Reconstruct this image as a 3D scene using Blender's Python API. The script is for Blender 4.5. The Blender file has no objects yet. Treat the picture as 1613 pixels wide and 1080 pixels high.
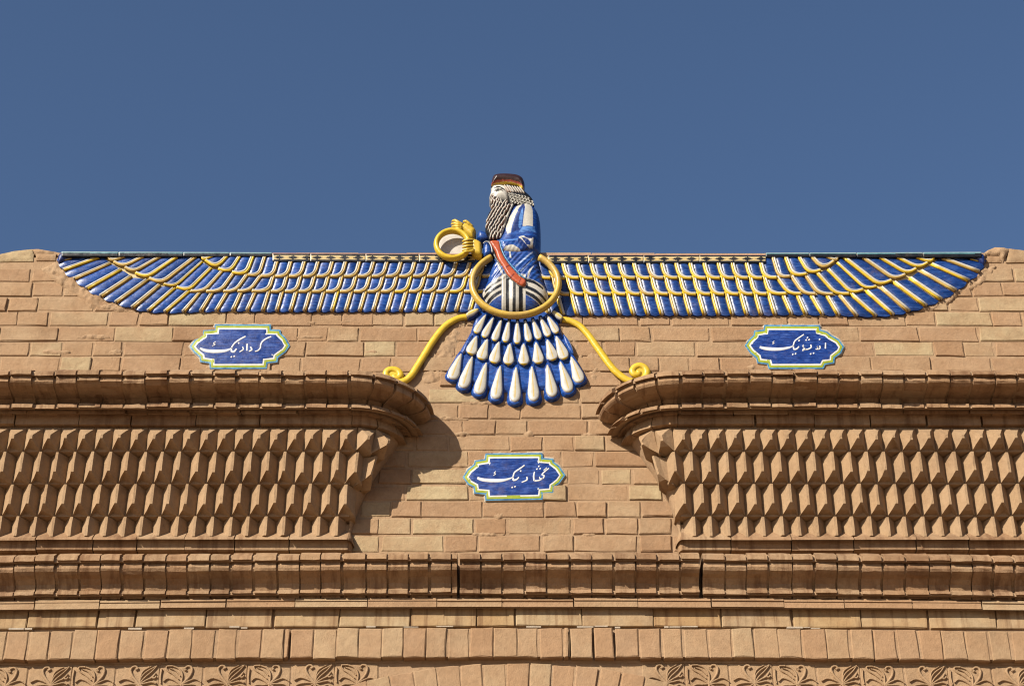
import bpy, math, random
import numpy as np
from mathutils import Vector, Matrix
from mathutils.geometry import delaunay_2d_cdt
from mathutils.noise import fractal

random.seed(11)
rng = np.random.default_rng(5)
SC = bpy.context.scene
COL = SC.collection

# ------------------------------------------------------------------ camera, sky, sun, exposure
TILT = math.radians(34.0)
FPX = 3035.0                     # focal length in photo pixels (1613 wide)
DIST = FPX * 0.0025              # distance to the facade along the view axis
EYE = 1.6
cam_d = bpy.data.cameras.new('camera')
cam = bpy.data.objects.new('camera', cam_d)
COL.objects.link(cam)
cam.location = (0, -DIST * math.cos(TILT), EYE)
cam.rotation_euler = (math.radians(90) + TILT, 0, 0)
cam_d.sensor_width = 36.0
cam_d.lens = 36.0 * FPX / 1613.0
cam_d.clip_start = 0.1
cam_d.clip_end = 3000
SC.camera = cam

SUN_EL = math.radians(30.0)
SUN_AZ = math.radians(42.0)      # to the left of the facade's normal
world = bpy.data.worlds.new('World')
SC.world = world
world.use_nodes = True
wn = world.node_tree
bg = wn.nodes['Background']
sky = wn.nodes.new('ShaderNodeTexSky')
sky.sky_type = 'NISHITA'
sky.sun_disc = False
sky.sun_elevation = SUN_EL
sky.sun_rotation = math.radians(180) + SUN_AZ
sky.altitude = 1200
sky.air_density = 1.0
sky.dust_density = 2.2
sky.ozone_density = 3.9
wn.links.new(sky.outputs[0], bg.inputs[0])
bg.inputs[1].default_value = 0.064

sun_d = bpy.data.lights.new('sun', 'SUN')
sun = bpy.data.objects.new('sun', sun_d)
COL.objects.link(sun)
sun_d.energy = 4.9
sun_d.angle = math.radians(0.5)
sun_d.color = (1.0, 0.93, 0.82)
sdir = Vector((math.sin(SUN_AZ) * math.cos(SUN_EL), math.cos(SUN_AZ) * math.cos(SUN_EL), -math.sin(SUN_EL)))
sun.rotation_euler = sdir.to_track_quat('-Z', 'Y').to_euler()
sun.location = (-4, -6, 12)

SC.view_settings.view_transform = 'Standard'
SC.view_settings.look = 'None'
SC.view_settings.exposure = 0.95
SC.view_settings.gamma = 1.0
SC.view_settings.use_curve_mapping = False
SC.cycles.pixel_filter_type = 'BLACKMAN_HARRIS'
SC.cycles.filter_width = 1.15

# ------------------------------------------------------------------ measuring helper
def M(px, py, P=0.0):
    """photo pixel -> point on the vertical plane that stands P metres proud of the wall"""
    a = (px - 806.5) / FPX
    b = (540.0 - py) / FPX
    dy = math.cos(TILT) - b * math.sin(TILT)
    dz = math.sin(TILT) + b * math.cos(TILT)
    k = (DIST * math.cos(TILT) - P) / dy
    return Vector((a * k, -P, EYE + k * dz))

def MX(px, py, P=0.0): return M(px, py, P).x
def MZ(py, P=0.0): return M(806.5, py, P).z

def s2l(c):
    return tuple(((x / 255.0) / 12.92 if x / 255.0 <= 0.04045 else ((x / 255.0 + 0.055) / 1.055) ** 2.4) for x in c)

# ------------------------------------------------------------------ materials
class NT:
    def __init__(self, name):
        self.m = bpy.data.materials.new(name)
        self.m.use_nodes = True
        self.t = self.m.node_tree
        self.b = self.t.nodes['Principled BSDF']
    def n(self, typ, **kw):
        nd = self.t.nodes.new(typ)
        for k, v in kw.items(): setattr(nd, k, v)
        return nd
    def l(self, a, b): self.t.links.new(a, b)
    def pos(self, scale):
        g = self.n('ShaderNodeNewGeometry')
        mp = self.n('ShaderNodeMapping')
        mp.inputs['Scale'].default_value = scale
        self.l(g.outputs['Position'], mp.inputs['Vector'])
        return mp.outputs[0]
    def noise(self, scale, detail=4, rough=0.6, vec=None):
        nd = self.n('ShaderNodeTexNoise')
        nd.inputs['Scale'].default_value = 1.0
        nd.inputs['Detail'].default_value = detail
        nd.inputs['Roughness'].default_value = rough
        self.l(vec if vec is not None else self.pos(scale if isinstance(scale, tuple) else (scale,) * 3), nd.inputs['Vector'])
        return nd.outputs['Fac']
    def ramp(self, fac, stops):
        r = self.n('ShaderNodeValToRGB')
        e = r.color_ramp.elements
        while len(e) < len(stops): e.new(0.5)
        for q, (p, c) in zip(e, stops):
            q.position = p
            q.color = (c, c, c, 1) if isinstance(c, (int, float)) else (*c, 1)
        self.l(fac, r.inputs[0])
        return r.outputs[0]
    def mix(self, fac, a, b, mode='MIX'):
        x = self.n('ShaderNodeMix', data_type='RGBA', blend_type=mode)
        if isinstance(fac, (int, float)): x.inputs[0].default_value = fac
        else: self.l(fac, x.inputs[0])
        for s, v in ((x.inputs[6], a), (x.inputs[7], b)):
            if isinstance(v, tuple): s.default_value = (*v, 1)
            else: self.l(v, s)
        return x.outputs[2]
    def math(self, op, a, b):
        x = self.n('ShaderNodeMath', operation=op)
        for s, v in ((x.inputs[0], a), (x.inputs[1], b)):
            if isinstance(v, (int, float)): s.default_value = v
            else: self.l(v, s)
        return x.outputs[0]
    def bump(self, h, strength, dist):
        x = self.n('ShaderNodeBump')
        x.inputs['Strength'].default_value = strength
        x.inputs['Distance'].default_value = dist
        self.l(h, x.inputs['Height'])
        self.l(x.outputs[0], self.b.inputs['Normal'])

def clay(name, cols, grime=0.35, drip=0.0, rough=0.9, bump=0.5, seedvar=True):
    """fired clay: per-piece tint, blotches, grain, pits, grime and vertical drip marks"""
    k = NT(name)
    oi = k.n('ShaderNodeObjectInfo')
    base = k.ramp(oi.outputs['Random'], [(i / (len(cols) - 1), c) for i, c in enumerate(cols)])
    blot = k.noise(9.0, 5, 0.65)
    c = k.mix(k.ramp(blot, [(0.38, 0.0), (0.68, 1.0)]), base, k.mix(0.55, base, tuple(x * y for x, y in zip(cols[0], (0.92, 0.84, 0.76)))))
    gr = k.noise(260.0, 3, 0.7)
    c = k.mix(0.22, c, k.ramp(gr, [(0.3, 0.45), (0.7, 1.0)]), 'MULTIPLY')
    mid = k.noise(45.0, 5, 0.7)
    c = k.mix(0.45, c, k.ramp(mid, [(0.3, 0.62), (0.62, 1.0)]), 'MULTIPLY')
    g2 = k.noise(3.3, 6, 0.7)
    gm = k.math('MULTIPLY', k.ramp(g2, [(0.50, 0.0), (0.72, 1.0)]), grime)
    c = k.mix(gm, c, (0.105, 0.052, 0.024))
    sp = k.ramp(k.noise(75.0, 5, 0.75), [(0.60, 0.0), (0.72, 0.5)])
    c = k.mix(sp, c, (0.12, 0.065, 0.034))
    if drip:
        d = k.noise((34.0, 8.0, 2.2), 4, 0.6)
        dm = k.math('MULTIPLY', k.ramp(d, [(0.52, 0.0), (0.66, 1.0)]), drip)
        c = k.mix(dm, c, (0.085, 0.036, 0.015))
    k.l(c, k.b.inputs['Base Color'])
    k.b.inputs['Roughness'].default_value = rough
    k.b.inputs['Specular IOR Level'].default_value = 0.2
    h = k.math('ADD', k.math('MULTIPLY', mid, 0.7), k.math('MULTIPLY', gr, 0.3))
    k.bump(h, bump, 0.006)
    return k.m

PINK = (0.291, 0.184, 0.104)
TAN = (0.304, 0.203, 0.116)
PALE = (0.321, 0.226, 0.130)
BUFF = (0.334, 0.245, 0.140)
MAT = {}
MAT['brick'] = clay('wall_brick', [(0.262, 0.157, 0.084), PINK, PINK, (0.310, 0.197, 0.110), TAN, (0.300, 0.189, 0.104), TAN, PALE, (0.340, 0.254, 0.144), (0.358, 0.280, 0.160)], grime=0.45, bump=0.9)
MAT['pink'] = clay('soldier_brick', [PINK, (0.289, 0.174, 0.093), TAN, (0.305, 0.191, 0.104), PALE], grime=0.35, bump=0.8)
MAT['carved'] = clay('carved_brick', [(0.262, 0.157, 0.083), PINK, TAN, (0.289, 0.180, 0.096)], grime=0.9, drip=0.55, bump=0.9)
MAT['tooth'] = clay('tooth_brick', [TAN, (0.295, 0.191, 0.105), (0.310, 0.206, 0.117)], grime=0.35, bump=0.9)
MAT['buff'] = clay('buff_brick', [(0.305, 0.190, 0.090), (0.321, 0.217, 0.108), PALE, BUFF], grime=0.5, drip=0.55)
MAT['mortar'] = clay('mortar', [(0.305, 0.201, 0.117), (0.326, 0.220, 0.130)], grime=0.4, bump=0.9, rough=0.95)
MAT['gypsum'] = clay('gypsum_bedding', [(0.36, 0.30, 0.23), (0.39, 0.33, 0.25)], grime=0.2, bump=0.9)

def glaze():
    k = NT('painted_glaze')
    at = k.n('ShaderNodeAttribute', attribute_name='Col')
    streak = k.noise((30.0, 25.0, 150.0), 4, 0.7)
    blot = k.noise(38.0, 4, 0.6)
    # brushed streaks: the glaze pools darker and thinner
    dark = k.mix(1.0, at.outputs['Color'], (0.38, 0.44, 0.55), 'MULTIPLY')
    lite = k.mix(0.12, at.outputs['Color'], (0.28, 0.38, 0.56))
    sepf = k.n('ShaderNodeSeparateColor')
    k.l(at.outputs['Color'], sepf.inputs[0])
    isblue = k.ramp(k.math('SUBTRACT', sepf.outputs[2], sepf.outputs[0]), [(0.06, 0.0), (0.16, 1.0)])
    c = k.mix(k.math('MULTIPLY', k.ramp(streak, [(0.40, 1.0), (0.58, 0.0)]), isblue), at.outputs['Color'], dark)
    c = k.mix(k.math('MULTIPLY', k.ramp(streak, [(0.54, 0.0), (0.72, 1.0)]), isblue), c, lite)
    c = k.mix(0.35, c, k.ramp(blot, [(0.3, 0.62), (0.65, 1.0)]), 'MULTIPLY')
    fine = k.noise(330.0, 3, 0.6)
    c = k.mix(0.18, c, k.ramp(fine, [(0.35, 0.55), (0.6, 1.0)]), 'MULTIPLY')
    dust = k.math('MULTIPLY', k.ramp(k.noise(14.0, 6, 0.75), [(0.56, 0.0), (0.78, 1.0)]), 0.22)
    c = k.mix(dust, c, (0.26, 0.175, 0.11))
    k.l(c, k.b.inputs['Base Color'])
    k.l(k.ramp(blot, [(0.3, 0.24), (0.7, 0.48)]), k.b.inputs['Roughness'])
    k.b.inputs['Specular IOR Level'].default_value = 0.36
    k.bump(k.math('ADD', k.math('MULTIPLY', streak, 0.6), blot), 0.32, 0.004)
    return k.m
MAT['glaze'] = glaze()

def plain(name, c, rough=0.9):
    k = NT(name)
    n1 = k.noise(0.8, 6, 0.65)
    n2 = k.noise(40.0, 4, 0.6)
    col = k.mix(k.ramp(n1, [(0.35, 0.0), (0.7, 1.0)]), c, tuple(x * 0.75 for x in c))
    col = k.mix(0.3, col, k.ramp(n2, [(0.3, 0.6), (0.7, 1.0)]), 'MULTIPLY')
    k.l(col, k.b.inputs['Base Color'])
    k.b.inputs['Roughness'].default_value = rough
    k.bump(n2, 0.5, 0.01)
    return k.m
MAT['ground'] = plain('sandy_paving', (0.30, 0.195, 0.115))

# glaze colours (real-world base colours)
BLUE = (0.008, 0.053, 0.235)
DBLUE = (0.005, 0.019, 0.105)
LBLUE = (0.075, 0.19, 0.44)
WHITE = (0.39, 0.365, 0.31)
YEL = (0.50, 0.335, 0.022)
DYEL = (0.39, 0.255, 0.062)
CREAM = (0.43, 0.33, 0.16)
BLACK = (0.007, 0.007, 0.008)
RED = (0.32, 0.062, 0.020)
TURQ = (0.065, 0.22, 0.35)
TEAL = (0.075, 0.20, 0.22)
GREEN = (0.235, 0.275, 0.020)
MAROON = (0.026, 0.010, 0.009)
PINKISH = (0.36, 0.20, 0.145)

# ------------------------------------------------------------------ scene tree helpers
def link(o, parent=None):
    COL.objects.link(o)
    if parent is not None: o.parent = parent
    return o

def tag(o, label=None, cat=None, group=None, kind=None):
    if label: o['label'] = label
    if cat: o['category'] = cat
    if group: o['group'] = group
    if kind: o['kind'] = kind
    return o

def empty(name, loc, label, cat, group=None):
    o = bpy.data.objects.new(name, None)
    o.empty_display_size = 0.1
    o.location = loc
    link(o)
    return tag(o, label, cat, group)

class MB:
    """collects faces (with a colour per vertex) and links them as ONE mesh object"""
    def __init__(self):
        self.v = []; self.f = []; self.c = []; self.s = []
    def add(self, verts, faces, col=(0.5, 0.5, 0.5), smooth=False):
        o = len(self.v)
        self.v += [tuple(p) for p in verts]
        if isinstance(col, tuple): self.c += [col] * len(verts)
        else: self.c += [tuple(x) for x in col]
        self.f += [tuple(i + o for i in f) for f in faces]
        self.s += [smooth] * len(faces) if isinstance(smooth, bool) else list(smooth)
    def build(self, name, mat, parent=None, bevel=0.0, origin=None):
        me = bpy.data.meshes.new(name)
        v = np.array(self.v, dtype=float)
        if origin is None: origin = v.mean(axis=0) if len(v) else np.zeros(3)
        origin = np.array(origin, dtype=float)
        me.from_pydata((v - origin).tolist(), [], self.f)
        a = me.color_attributes.new('Col', 'FLOAT_COLOR', 'POINT')
        c = np.ones((len(self.v), 4)); c[:, :3] = np.array(self.c)
        a.data.foreach_set('color', c.ravel())
        me.polygons.foreach_set('use_smooth', self.s)
        me.materials.append(mat)
        me.update()
        o = bpy.data.objects.new(name, me)
        link(o)
        o.location = Vector(origin)
        if parent is not None:
            o.parent = parent
            o.location = Vector(origin) - wloc(parent)
        return o
    def box(self, lo, hi, col=(0.5, 0.5, 0.5)):
        x0, y0, z0 = lo; x1, y1, z1 = hi
        self.add([(x0, y0, z0), (x1, y0, z0), (x1, y1, z0), (x0, y1, z0), (x0, y0, z1), (x1, y0, z1), (x1, y1, z1), (x0, y1, z1)],
                 [(0, 1, 5, 4), (1, 2, 6, 5), (2, 3, 7, 6), (3, 0, 4, 7), (4, 5, 6, 7), (3, 2, 1, 0)], col)

def wloc(o):
    p = Vector((0, 0, 0))
    while o is not None:
        p = p + o.location
        o = o.parent
    return p

def catmull(pts, n=6, closed=False):
    P = [np.array(p, float) for p in pts]
    out = []
    m = len(P)
    rngi = range(m if closed else m - 1)
    for i in rngi:
        p0 = P[i - 1] if (closed or i > 0) else P[0] * 2 - P[1]
        p1 = P[i]
        p2 = P[(i + 1) % m]
        p3 = P[(i + 2) % m] if (closed or i + 2 < m) else P[-1] * 2 - P[-2]
        for j in range(n):
            t = j / n
            out.append(0.5 * ((2 * p1) + (-p0 + p2) * t + (2 * p0 - 5 * p1 + 4 * p2 - p3) * t * t + (-p0 + 3 * p1 - 3 * p2 + p3) * t ** 3))
    if not closed: out.append(P[-1])
    return np.array(out)

def resample(pts, step, closed=True):
    p = np.array(pts, float)
    if closed: p = np.vstack([p, p[:1]])
    out = []
    for a, b in zip(p[:-1], p[1:]):
        n = max(1, int(round(np.linalg.norm(b - a) / step)))
        for j in range(n): out.append(a + (b - a) * j / n)
    if not closed: out.append(p[-1])
    return np.array(out)

def segdist(q, poly, closed=True):
    p = np.array(poly, float)
    a = p if closed else p[:-1]
    b = np.roll(p, -1, axis=0) if closed else p[1:]
    d = np.full(len(q), 1e9)
    for i in range(len(a)):
        e = b[i] - a[i]
        L = max((e * e).sum(), 1e-12)
        w = q - a[i]
        t = np.clip((w @ e) / L, 0, 1)
        d = np.minimum(d, np.hypot(w[:, 0] - t * e[0], w[:, 1] - t * e[1]))
    return d

def inside(q, poly):
    p = np.array(poly, float)
    x, y = q[:, 0], q[:, 1]
    r = np.zeros(len(q), bool)
    j = len(p) - 1
    for i in range(len(p)):
        xi, yi = p[i]; xj, yj = p[j]
        if yi != yj:
            r ^= ((yi > y) != (yj > y)) & (x < (xj - xi) * (y - yi) / (yj - yi) + xi)
        j = i
    return r

def relief(mb, outline, P0, H, col, w=None, res=1.6, hf=None, back=None, smooth=4, Pm=None, close=False, edge=None):
    """a rounded raised form over an outline given in photo pixels on the plane Pm; it stands out from
    y=-P0 by a pillow of height H, with side walls that go back to y=-back"""
    ol = catmull(outline, smooth, True) if smooth else np.array(outline, float)
    ol = resample(ol, res * 1.2)
    Pm = P0 + 0.5 * H if Pm is None else Pm
    lo = ol.min(axis=0); hi = ol.max(axis=0)
    gx, gy = np.meshgrid(np.arange(lo[0], hi[0] + res, res), np.arange(lo[1], hi[1] + res, res))
    gx = gx + (np.arange(gx.shape[0]) % 2)[:, None] * res * 0.5
    g = np.stack([gx.ravel(), gy.ravel()], 1)
    g = g[inside(g, ol)]
    g = g[segdist(g, ol) > res * 0.55]
    allp = np.vstack([ol, g]) if len(g) else ol
    nb = len(ol)
    r = delaunay_2d_cdt([Vector(p) for p in allp], [], [list(range(nb))], 1, 1e-5)
    pv = np.array([tuple(p) for p in r[0]])
    tris = [tuple(f) for f in r[2]]
    d = segdist(pv, ol)
    wid = w if w else max(d.max(), 1e-3)
    u = np.clip(d / wid, 0, 1)
    h = H * np.sqrt(np.clip(1 - (1 - u) ** 2, 0, 1))
    if hf is not None: h = h + hf(pv, d)
    cc = col(pv, d) if callable(col) else np.tile(np.array(col, float), (len(pv), 1))
    base = [M(p[0], p[1], Pm) for p in pv]
    top = [(b.x, -(P0 + hh), b.z) for b, hh in zip(base, h)]
    # orient faces to the front (-y)
    fl = []
    for a, b, c in tris:
        A, B, C = base[a], base[b], base[c]
        cr = (B.x - A.x) * (C.z - A.z) - (B.z - A.z) * (C.x - A.x)
        fl.append((a, b, c) if cr > 0 else (a, c, b))
    mb.add(top, fl, cc, True)
    # side walls along the true boundary
    cnt = {}
    for f in fl:
        for i in range(3):
            e = (f[i], f[(i + 1) % 3])
            cnt[e] = 1
    bnd = [e for e in cnt if (e[1], e[0]) not in cnt]
    bk = back if back is not None else -0.004
    sv = []; sf = []; sc = []
    for a, b in bnd:
        o = len(sv)
        A = top[a]; B = top[b]
        sv += [A, B, (B[0], -bk, B[2]), (A[0], -bk, A[2])]
        sf.append((o, o + 3, o + 2, o + 1))
        ce = (tuple(cc[a]), tuple(cc[b])) if edge is None else (edge, edge)
        sc += [ce[0], ce[1], ce[1], ce[0]]
    if sv: mb.add(sv, sf, sc, False)
    if close:
        bv = [(p[0], -bk, p[2]) for p in top]
        mb.add(bv, [(a, c, b) for a, b, c in fl], cc if edge is None else edge, False)

def tube(mb, path, rad, P, col, sides=8, flat=1.0, Pf=None, cap=True):
    """sweep along photo-pixel points on the plane y=-P; rad in pixels (number or list)"""
    p = np.array(path, float)
    n = len(p)
    R = np.full(n, rad, float) if np.isscalar(rad) else np.interp(np.linspace(0, 1, n), np.linspace(0, 1, len(rad)), rad)
    Pv = np.full(n, P, float) if np.isscalar(P) else np.interp(np.linspace(0, 1, n), np.linspace(0, 1, len(P)), P)
    pts = [M(q[0], q[1], pp) for q, pp in zip(p, Pv)]
    vs = []; cs = []
    colf = col if callable(col) else (lambda t, a: col)
    for i in range(n):
        a = pts[max(i - 1, 0)]; b = pts[min(i + 1, n - 1)]
        t = Vector((b.x - a.x, 0, b.z - a.z)).normalized()
        side = Vector((t.z, 0, -t.x))
        r = R[i] * 0.00252
        for j in range(sides):
            an = 2 * math.pi * j / sides
            q = pts[i] + side * (math.cos(an) * r) + Vector((0, -1, 0)) * (math.sin(an) * r * flat)
            vs.append(tuple(q)); cs.append(colf(i / (n - 1), an))
    fs = []
    for i in range(n - 1):
        for j in range(sides):
            k = (j + 1) % sides
            fs.append((i * sides + j, (i + 1) * sides + j, (i + 1) * sides + k, i * sides + k))
    if cap:
        fs.append(tuple(range(sides)))
        fs.append(tuple(reversed(range((n - 1) * sides, n * sides))))
    mb.add(vs, fs, cs, [True] * ((n - 1) * sides) + ([False, False] if cap else []))

def leaf(mb, p0, p1, w, P0, H, colf, wf=None, n=8, m=7, bend=0.0, Pend=None, back=None, tip=False):
    """a raised leaf from p0 to p1 (photo px), half-width w px at its widest"""
    p0 = np.array(p0, float); p1 = np.array(p1, float)
    ax = p1 - p0
    L = np.linalg.norm(ax); ax /= L
    nr = np.array([-ax[1], ax[0]])
    wf = wf or (lambda t: math.sin(math.pi * min(max(t, 0.02), 0.98)) ** 0.7)
    vs = []; cs = []
    bk = (P0 - 0.006) if back is None else back
    for i in range(n + 1):
        t = i / n
        if tip: t = 1 - (1 - t) ** 2.2
        ww = w * wf(t)
        mid = p0 + ax * L * t + nr * bend * math.sin(math.pi * t)
        Pt = P0 if Pend is None else P0 + (Pend - P0) * t
        for j in range(m):
            u = -1 + 2 * j / (m - 1)
            q = mid + nr * ww * u
            b = M(q[0], q[1], Pt + 0.5 * H)
            hh = H * math.sqrt(max(0.0, 1 - u * u)) * min(1.0, 0.35 + ww / max(w, 1e-6)) if abs(u) < 1 else 0
            y = -(Pt + hh)
            if abs(u) == 1: y = -bk
            vs.append((b.x, y, b.z)); cs.append(colf(t, u))
    fs = []
    for i in range(n):
        for j in range(m - 1):
            a = i * m + j
            fs.append((a, a + 1, a + m + 1, a + m))
    # end caps to the back
    o = len(vs)
    for i in (0, n):
        base = i * m
        for j in range(m):
            v = vs[base + j]
            vs.append((v[0], -bk, v[2])); cs.append(cs[base + j])
    for e, (i, oo) in enumerate(((0, o), (n, o + m))):
        for j in range(m - 1):
            q = (i * m + j, oo + j, oo + j + 1, i * m + j + 1)
            fs.append(q if e == 0 else tuple(reversed(q)))
    # front must face -y
    A, B, C = Vector(vs[0]), Vector(vs[1]), Vector(vs[m + 1])
    if (B.x - A.x) * (C.z - A.z) - (B.z - A.z) * (C.x - A.x) < 0:
        fs = [tuple(reversed(f)) for f in fs]
    mb.add(vs, fs, cs, True)

def paint(base, shapes):
    """colour by painted regions (photo px polygons), later ones on top"""
    def f(p, d):
        c = np.tile(np.array(base, float), (len(p), 1))
        for poly, cc in shapes:
            c[inside(p, poly)] = cc
        return c
    return f

def crop(x0, y0, k):
    return lambda pts: [(x0 + a / k, y0 + b / k) for a, b in pts]
# ------------------------------------------------------------------ ground and sky-side surroundings
g = MB()
g.add([(-400, -600, 0), (400, -600, 0), (400, 400, 0), (-400, 400, 0)], [(0, 1, 2, 3)])
tag(g.build('ground', MAT['ground']), 'sandy paved ground in front of the building', None, None, 'structure')

# ------------------------------------------------------------------ the building
ZB = 0.0
facade = empty('brick_building', (0, 0.2, 0), 'tan brick building front with toothed carved cornice blocks and moulded brick bands', 'building')
XW = 2.45
Z_TOP = MZ(398.5)
COURSE = 0.0717
Z_BASE = MZ(868)

def wob(x, amp):
    u = x / 2.0
    return -amp * u * u

core = MB()
core.box((-XW, 0.0030, MZ(1040)), (XW, 0.42, Z_TOP - 0.0215))
core.box((-XW, 0.05, 0), (-0.95, 0.42, MZ(1040)))
core.box((0.95, 0.05, 0), (XW, 0.42, MZ(1040)))
core.box((-0.95, 0.05, 3.9), (0.95, 0.42, MZ(1040)))
core.box((-0.95, 0.36, 0), (0.95, 0.42, 3.9))
wall = core.build('wall', MAT['mortar'], facade, origin=(0, 0.2, 0))
# flat coping along the top of the parapet
cp = MB()
x = MX(92, 400)
while x < MX(1550, 400):
    L = random.uniform(0.18, 0.3)
    x2 = min(x + L, MX(1552, 400))
    dz = random.uniform(-0.003, 0.003)
    cp.box((x, -0.012, Z_TOP - 0.022), (x2 - 0.004, 0.2, Z_TOP - 0.009 + dz * 0.6))
    x = x2
cp.build('coping', MAT['mortar'], facade)

def brick_mesh(mb, x0, x1, z0, z1, P, depth=0.06, bev=0.0026, jit=0.0025, sag=None, mat_c=(0.5, 0.5, 0.5)):
    """one brick with uneven arrises: front quad, bevel ring, sides"""
    j = lambda: random.uniform(-jit, jit)
    c = [(x0 + j(), z0 + j()), (x1 + j(), z0 + j()), (x1 + j(), z1 + j()), (x0 + j(), z1 + j())]
    cx = sum(p[0] for p in c) / 4; cz = sum(p[1] for p in c) / 4
    # 8-point rim so that edges are not ruler straight
    rim = []
    for i in range(4):
        a = c[i]; b = c[(i + 1) % 4]
        rim.append(a)
        t = random.uniform(0.35, 0.65)
        e = random.uniform(-jit, jit * 0.6) * 0.7
        mx = a[0] + (b[0] - a[0]) * t; mz = a[1] + (b[1] - a[1]) * t
        L = math.hypot(mx - cx, mz - cz)
        rim.append((mx + (mx - cx) / L * e, mz + (mz - cz) / L * e))
    vs = []
    for (x, z) in rim:                       # inner front ring
        L = max(math.hypot(x - cx, z - cz), 1e-6)
        b = bev * random.uniform(0.6, 1.9)
        sx = min(b, abs(x - cx) * 0.5) * (1 if x > cx else -1)
        sz = min(b, abs(z - cz) * 0.5) * (1 if z > cz else -1)
        vs.append((x - sx, -P + random.uniform(-0.001, 0.001), z - sz))
    for (x, z) in rim: vs.append((x, -P + bev * random.uniform(0.7, 1.4), z))
    for (x, z) in rim: vs.append((x, -P + depth, z))
    fs = [tuple(range(8))]
    for k in range(2):
        for i in range(8):
            q = (i + 1) % 8
            fs.append((k * 8 + i, (k + 1) * 8 + i, (k + 1) * 8 + q, k * 8 + q))
    fs.append(tuple(reversed(range(16, 24))))
    mb.add(vs, fs, mat_c)

def one_brick(name, parent, mat, *a, **k):
    mb = MB()
    brick_mesh(mb, *a, **k)
    return mb.build(name, mat, parent)

# outlines (photo px) that hide bricks completely
LDIAG = lambda py: 684 + (py - 640) * (557 - 684) / (864 - 640)
RDIAG = lambda py: 940 + (py - 640) * (1066 - 940) / (864 - 640)
WING_L = [(93, 402), (205, 488), (250, 490), (742, 490), (742, 402)]
WING_R = [(1550, 402), (1440, 490), (1390, 493), (882, 494), (882, 402)]
def px_of(x, z):
    # inverse of M on the wall plane
    v = Vector((x, 0, z)) - cam.location
    fw = Vector((0, math.cos(TILT), math.sin(TILT))); up = Vector((0, -math.sin(TILT), math.cos(TILT)))
    w = v.dot(fw)
    return 806.5 + FPX * v.x / w, 540 - FPX * v.dot(up) / w

n_course = int((Z_TOP - Z_BASE) / COURSE) + 1
for k in range(n_course):
    z0 = Z_BASE + k * COURSE + random.uniform(-0.002, 0.002)
    z1 = min(z0 + COURSE - random.uniform(0.006, 0.011), Z_TOP - 0.003)
    if z1 - z0 < 0.02: continue
    zm = (z0 + z1) / 2
    py = px_of(0, zm)[1]
    x = -2.12 + random.uniform(-0.12, 0.0)
    xe = 2.12
    last = 0
    while x < xe:
        full = 0.224 if (random.random() < 0.56 if last != 2 else random.random() < 0.35) else 0.115
        last = 2 if full > 0.2 else 1
        x1 = x + full + random.uniform(-0.006, 0.006)
        pa = px_of(x, zm)[0]; pb = px_of(x1, zm)[0]
        keep = True
        if py > 592 and (pb < LDIAG(py) - 14 or pa > RDIAG(py) + 14): keep = False
        corners = np.array([px_of(x, z0), px_of(x1, z0), px_of(x, z1), px_of(x1, z1)])
        if inside(corners, WING_L).all() or inside(corners, WING_R).all(): keep = False
        if py < 410 and 95 < pa and pb < 1540: keep = False
        if py < 600 and pb < -60 or pa > 1673: keep = False
        if py < 412: keep = False
        if keep:
            P = random.uniform(-0.0012, 0.004) if random.random() < 0.9 else random.uniform(0.004, 0.007)
            one_brick('brick', wall, MAT['brick'], x, x1, z0, z1, P)
        x = x1 + random.choice([0.003, 0.005, 0.006, 0.008, 0.011])

# broken bricks and mortar lumps that top the parapet beyond the wing tips
def lump(name, outline, P, H, mat, parent, seed, w=5, rough=0.006, res=3.0, back=-0.25):
    r = np.random.default_rng(seed)
    ph = r.uniform(0, 6, 8)
    def hf(p, d):
        x, y = p[:, 0], p[:, 1]
        q = np.array([fractal(Vector((a_ * 0.11 + seed * 7.3, b_ * 0.14, seed * 3.1)), 0.55, 2.1, 5) for a_, b_ in p])
        return rough * 1.5 * q * np.clip(d / 3.0, 0.15, 1)
    mb = MB()
    relief(mb, outline, P, H, (0.5, 0.5, 0.5), w=w, res=res, hf=hf, back=back, smooth=0, close=True)
    return mb.build(name, mat, parent)
lump('brick', [(-30, 401), (0, 400), (22, 395), (50, 392), (53, 400), (52, 411), (0, 412), (-30, 412)], 0.0, 0.004, MAT['brick'], wall, 1, w=3, rough=0.0015)
lump('brick', [(56, 399), (88, 400), (87, 410), (57, 410)], 0.001, 0.003, MAT['brick'], wall, 2, w=2, rough=0.001)
lump('mortar_lump', [(50, 392), (60, 391.5), (92, 397), (98, 400), (56, 401), (53, 400)], -0.006, 0.006, MAT['mortar'], wall, 3, w=3, rough=0.003)
lump('mortar_lump', [(1544, 402), (1556, 393), (1568, 388), (1580, 388.5), (1592, 391), (1587, 400), (1580, 412), (1573, 402), (1556, 402)], 0.0, 0.012, MAT['mortar'], wall, 4, w=6, rough=0.005)
lump('brick', [(1590, 391), (1613, 394), (1650, 396), (1650, 412), (1585, 413), (1588, 401)], 0.002, 0.004, MAT['brick'], wall, 5, w=3, rough=0.0015)
lump('brick', [(1550, 402.5), (1576, 402), (1577, 413), (1552, 413)], 0.0, 0.003, MAT['brick'], wall, 6, w=2, rough=0.001)
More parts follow.
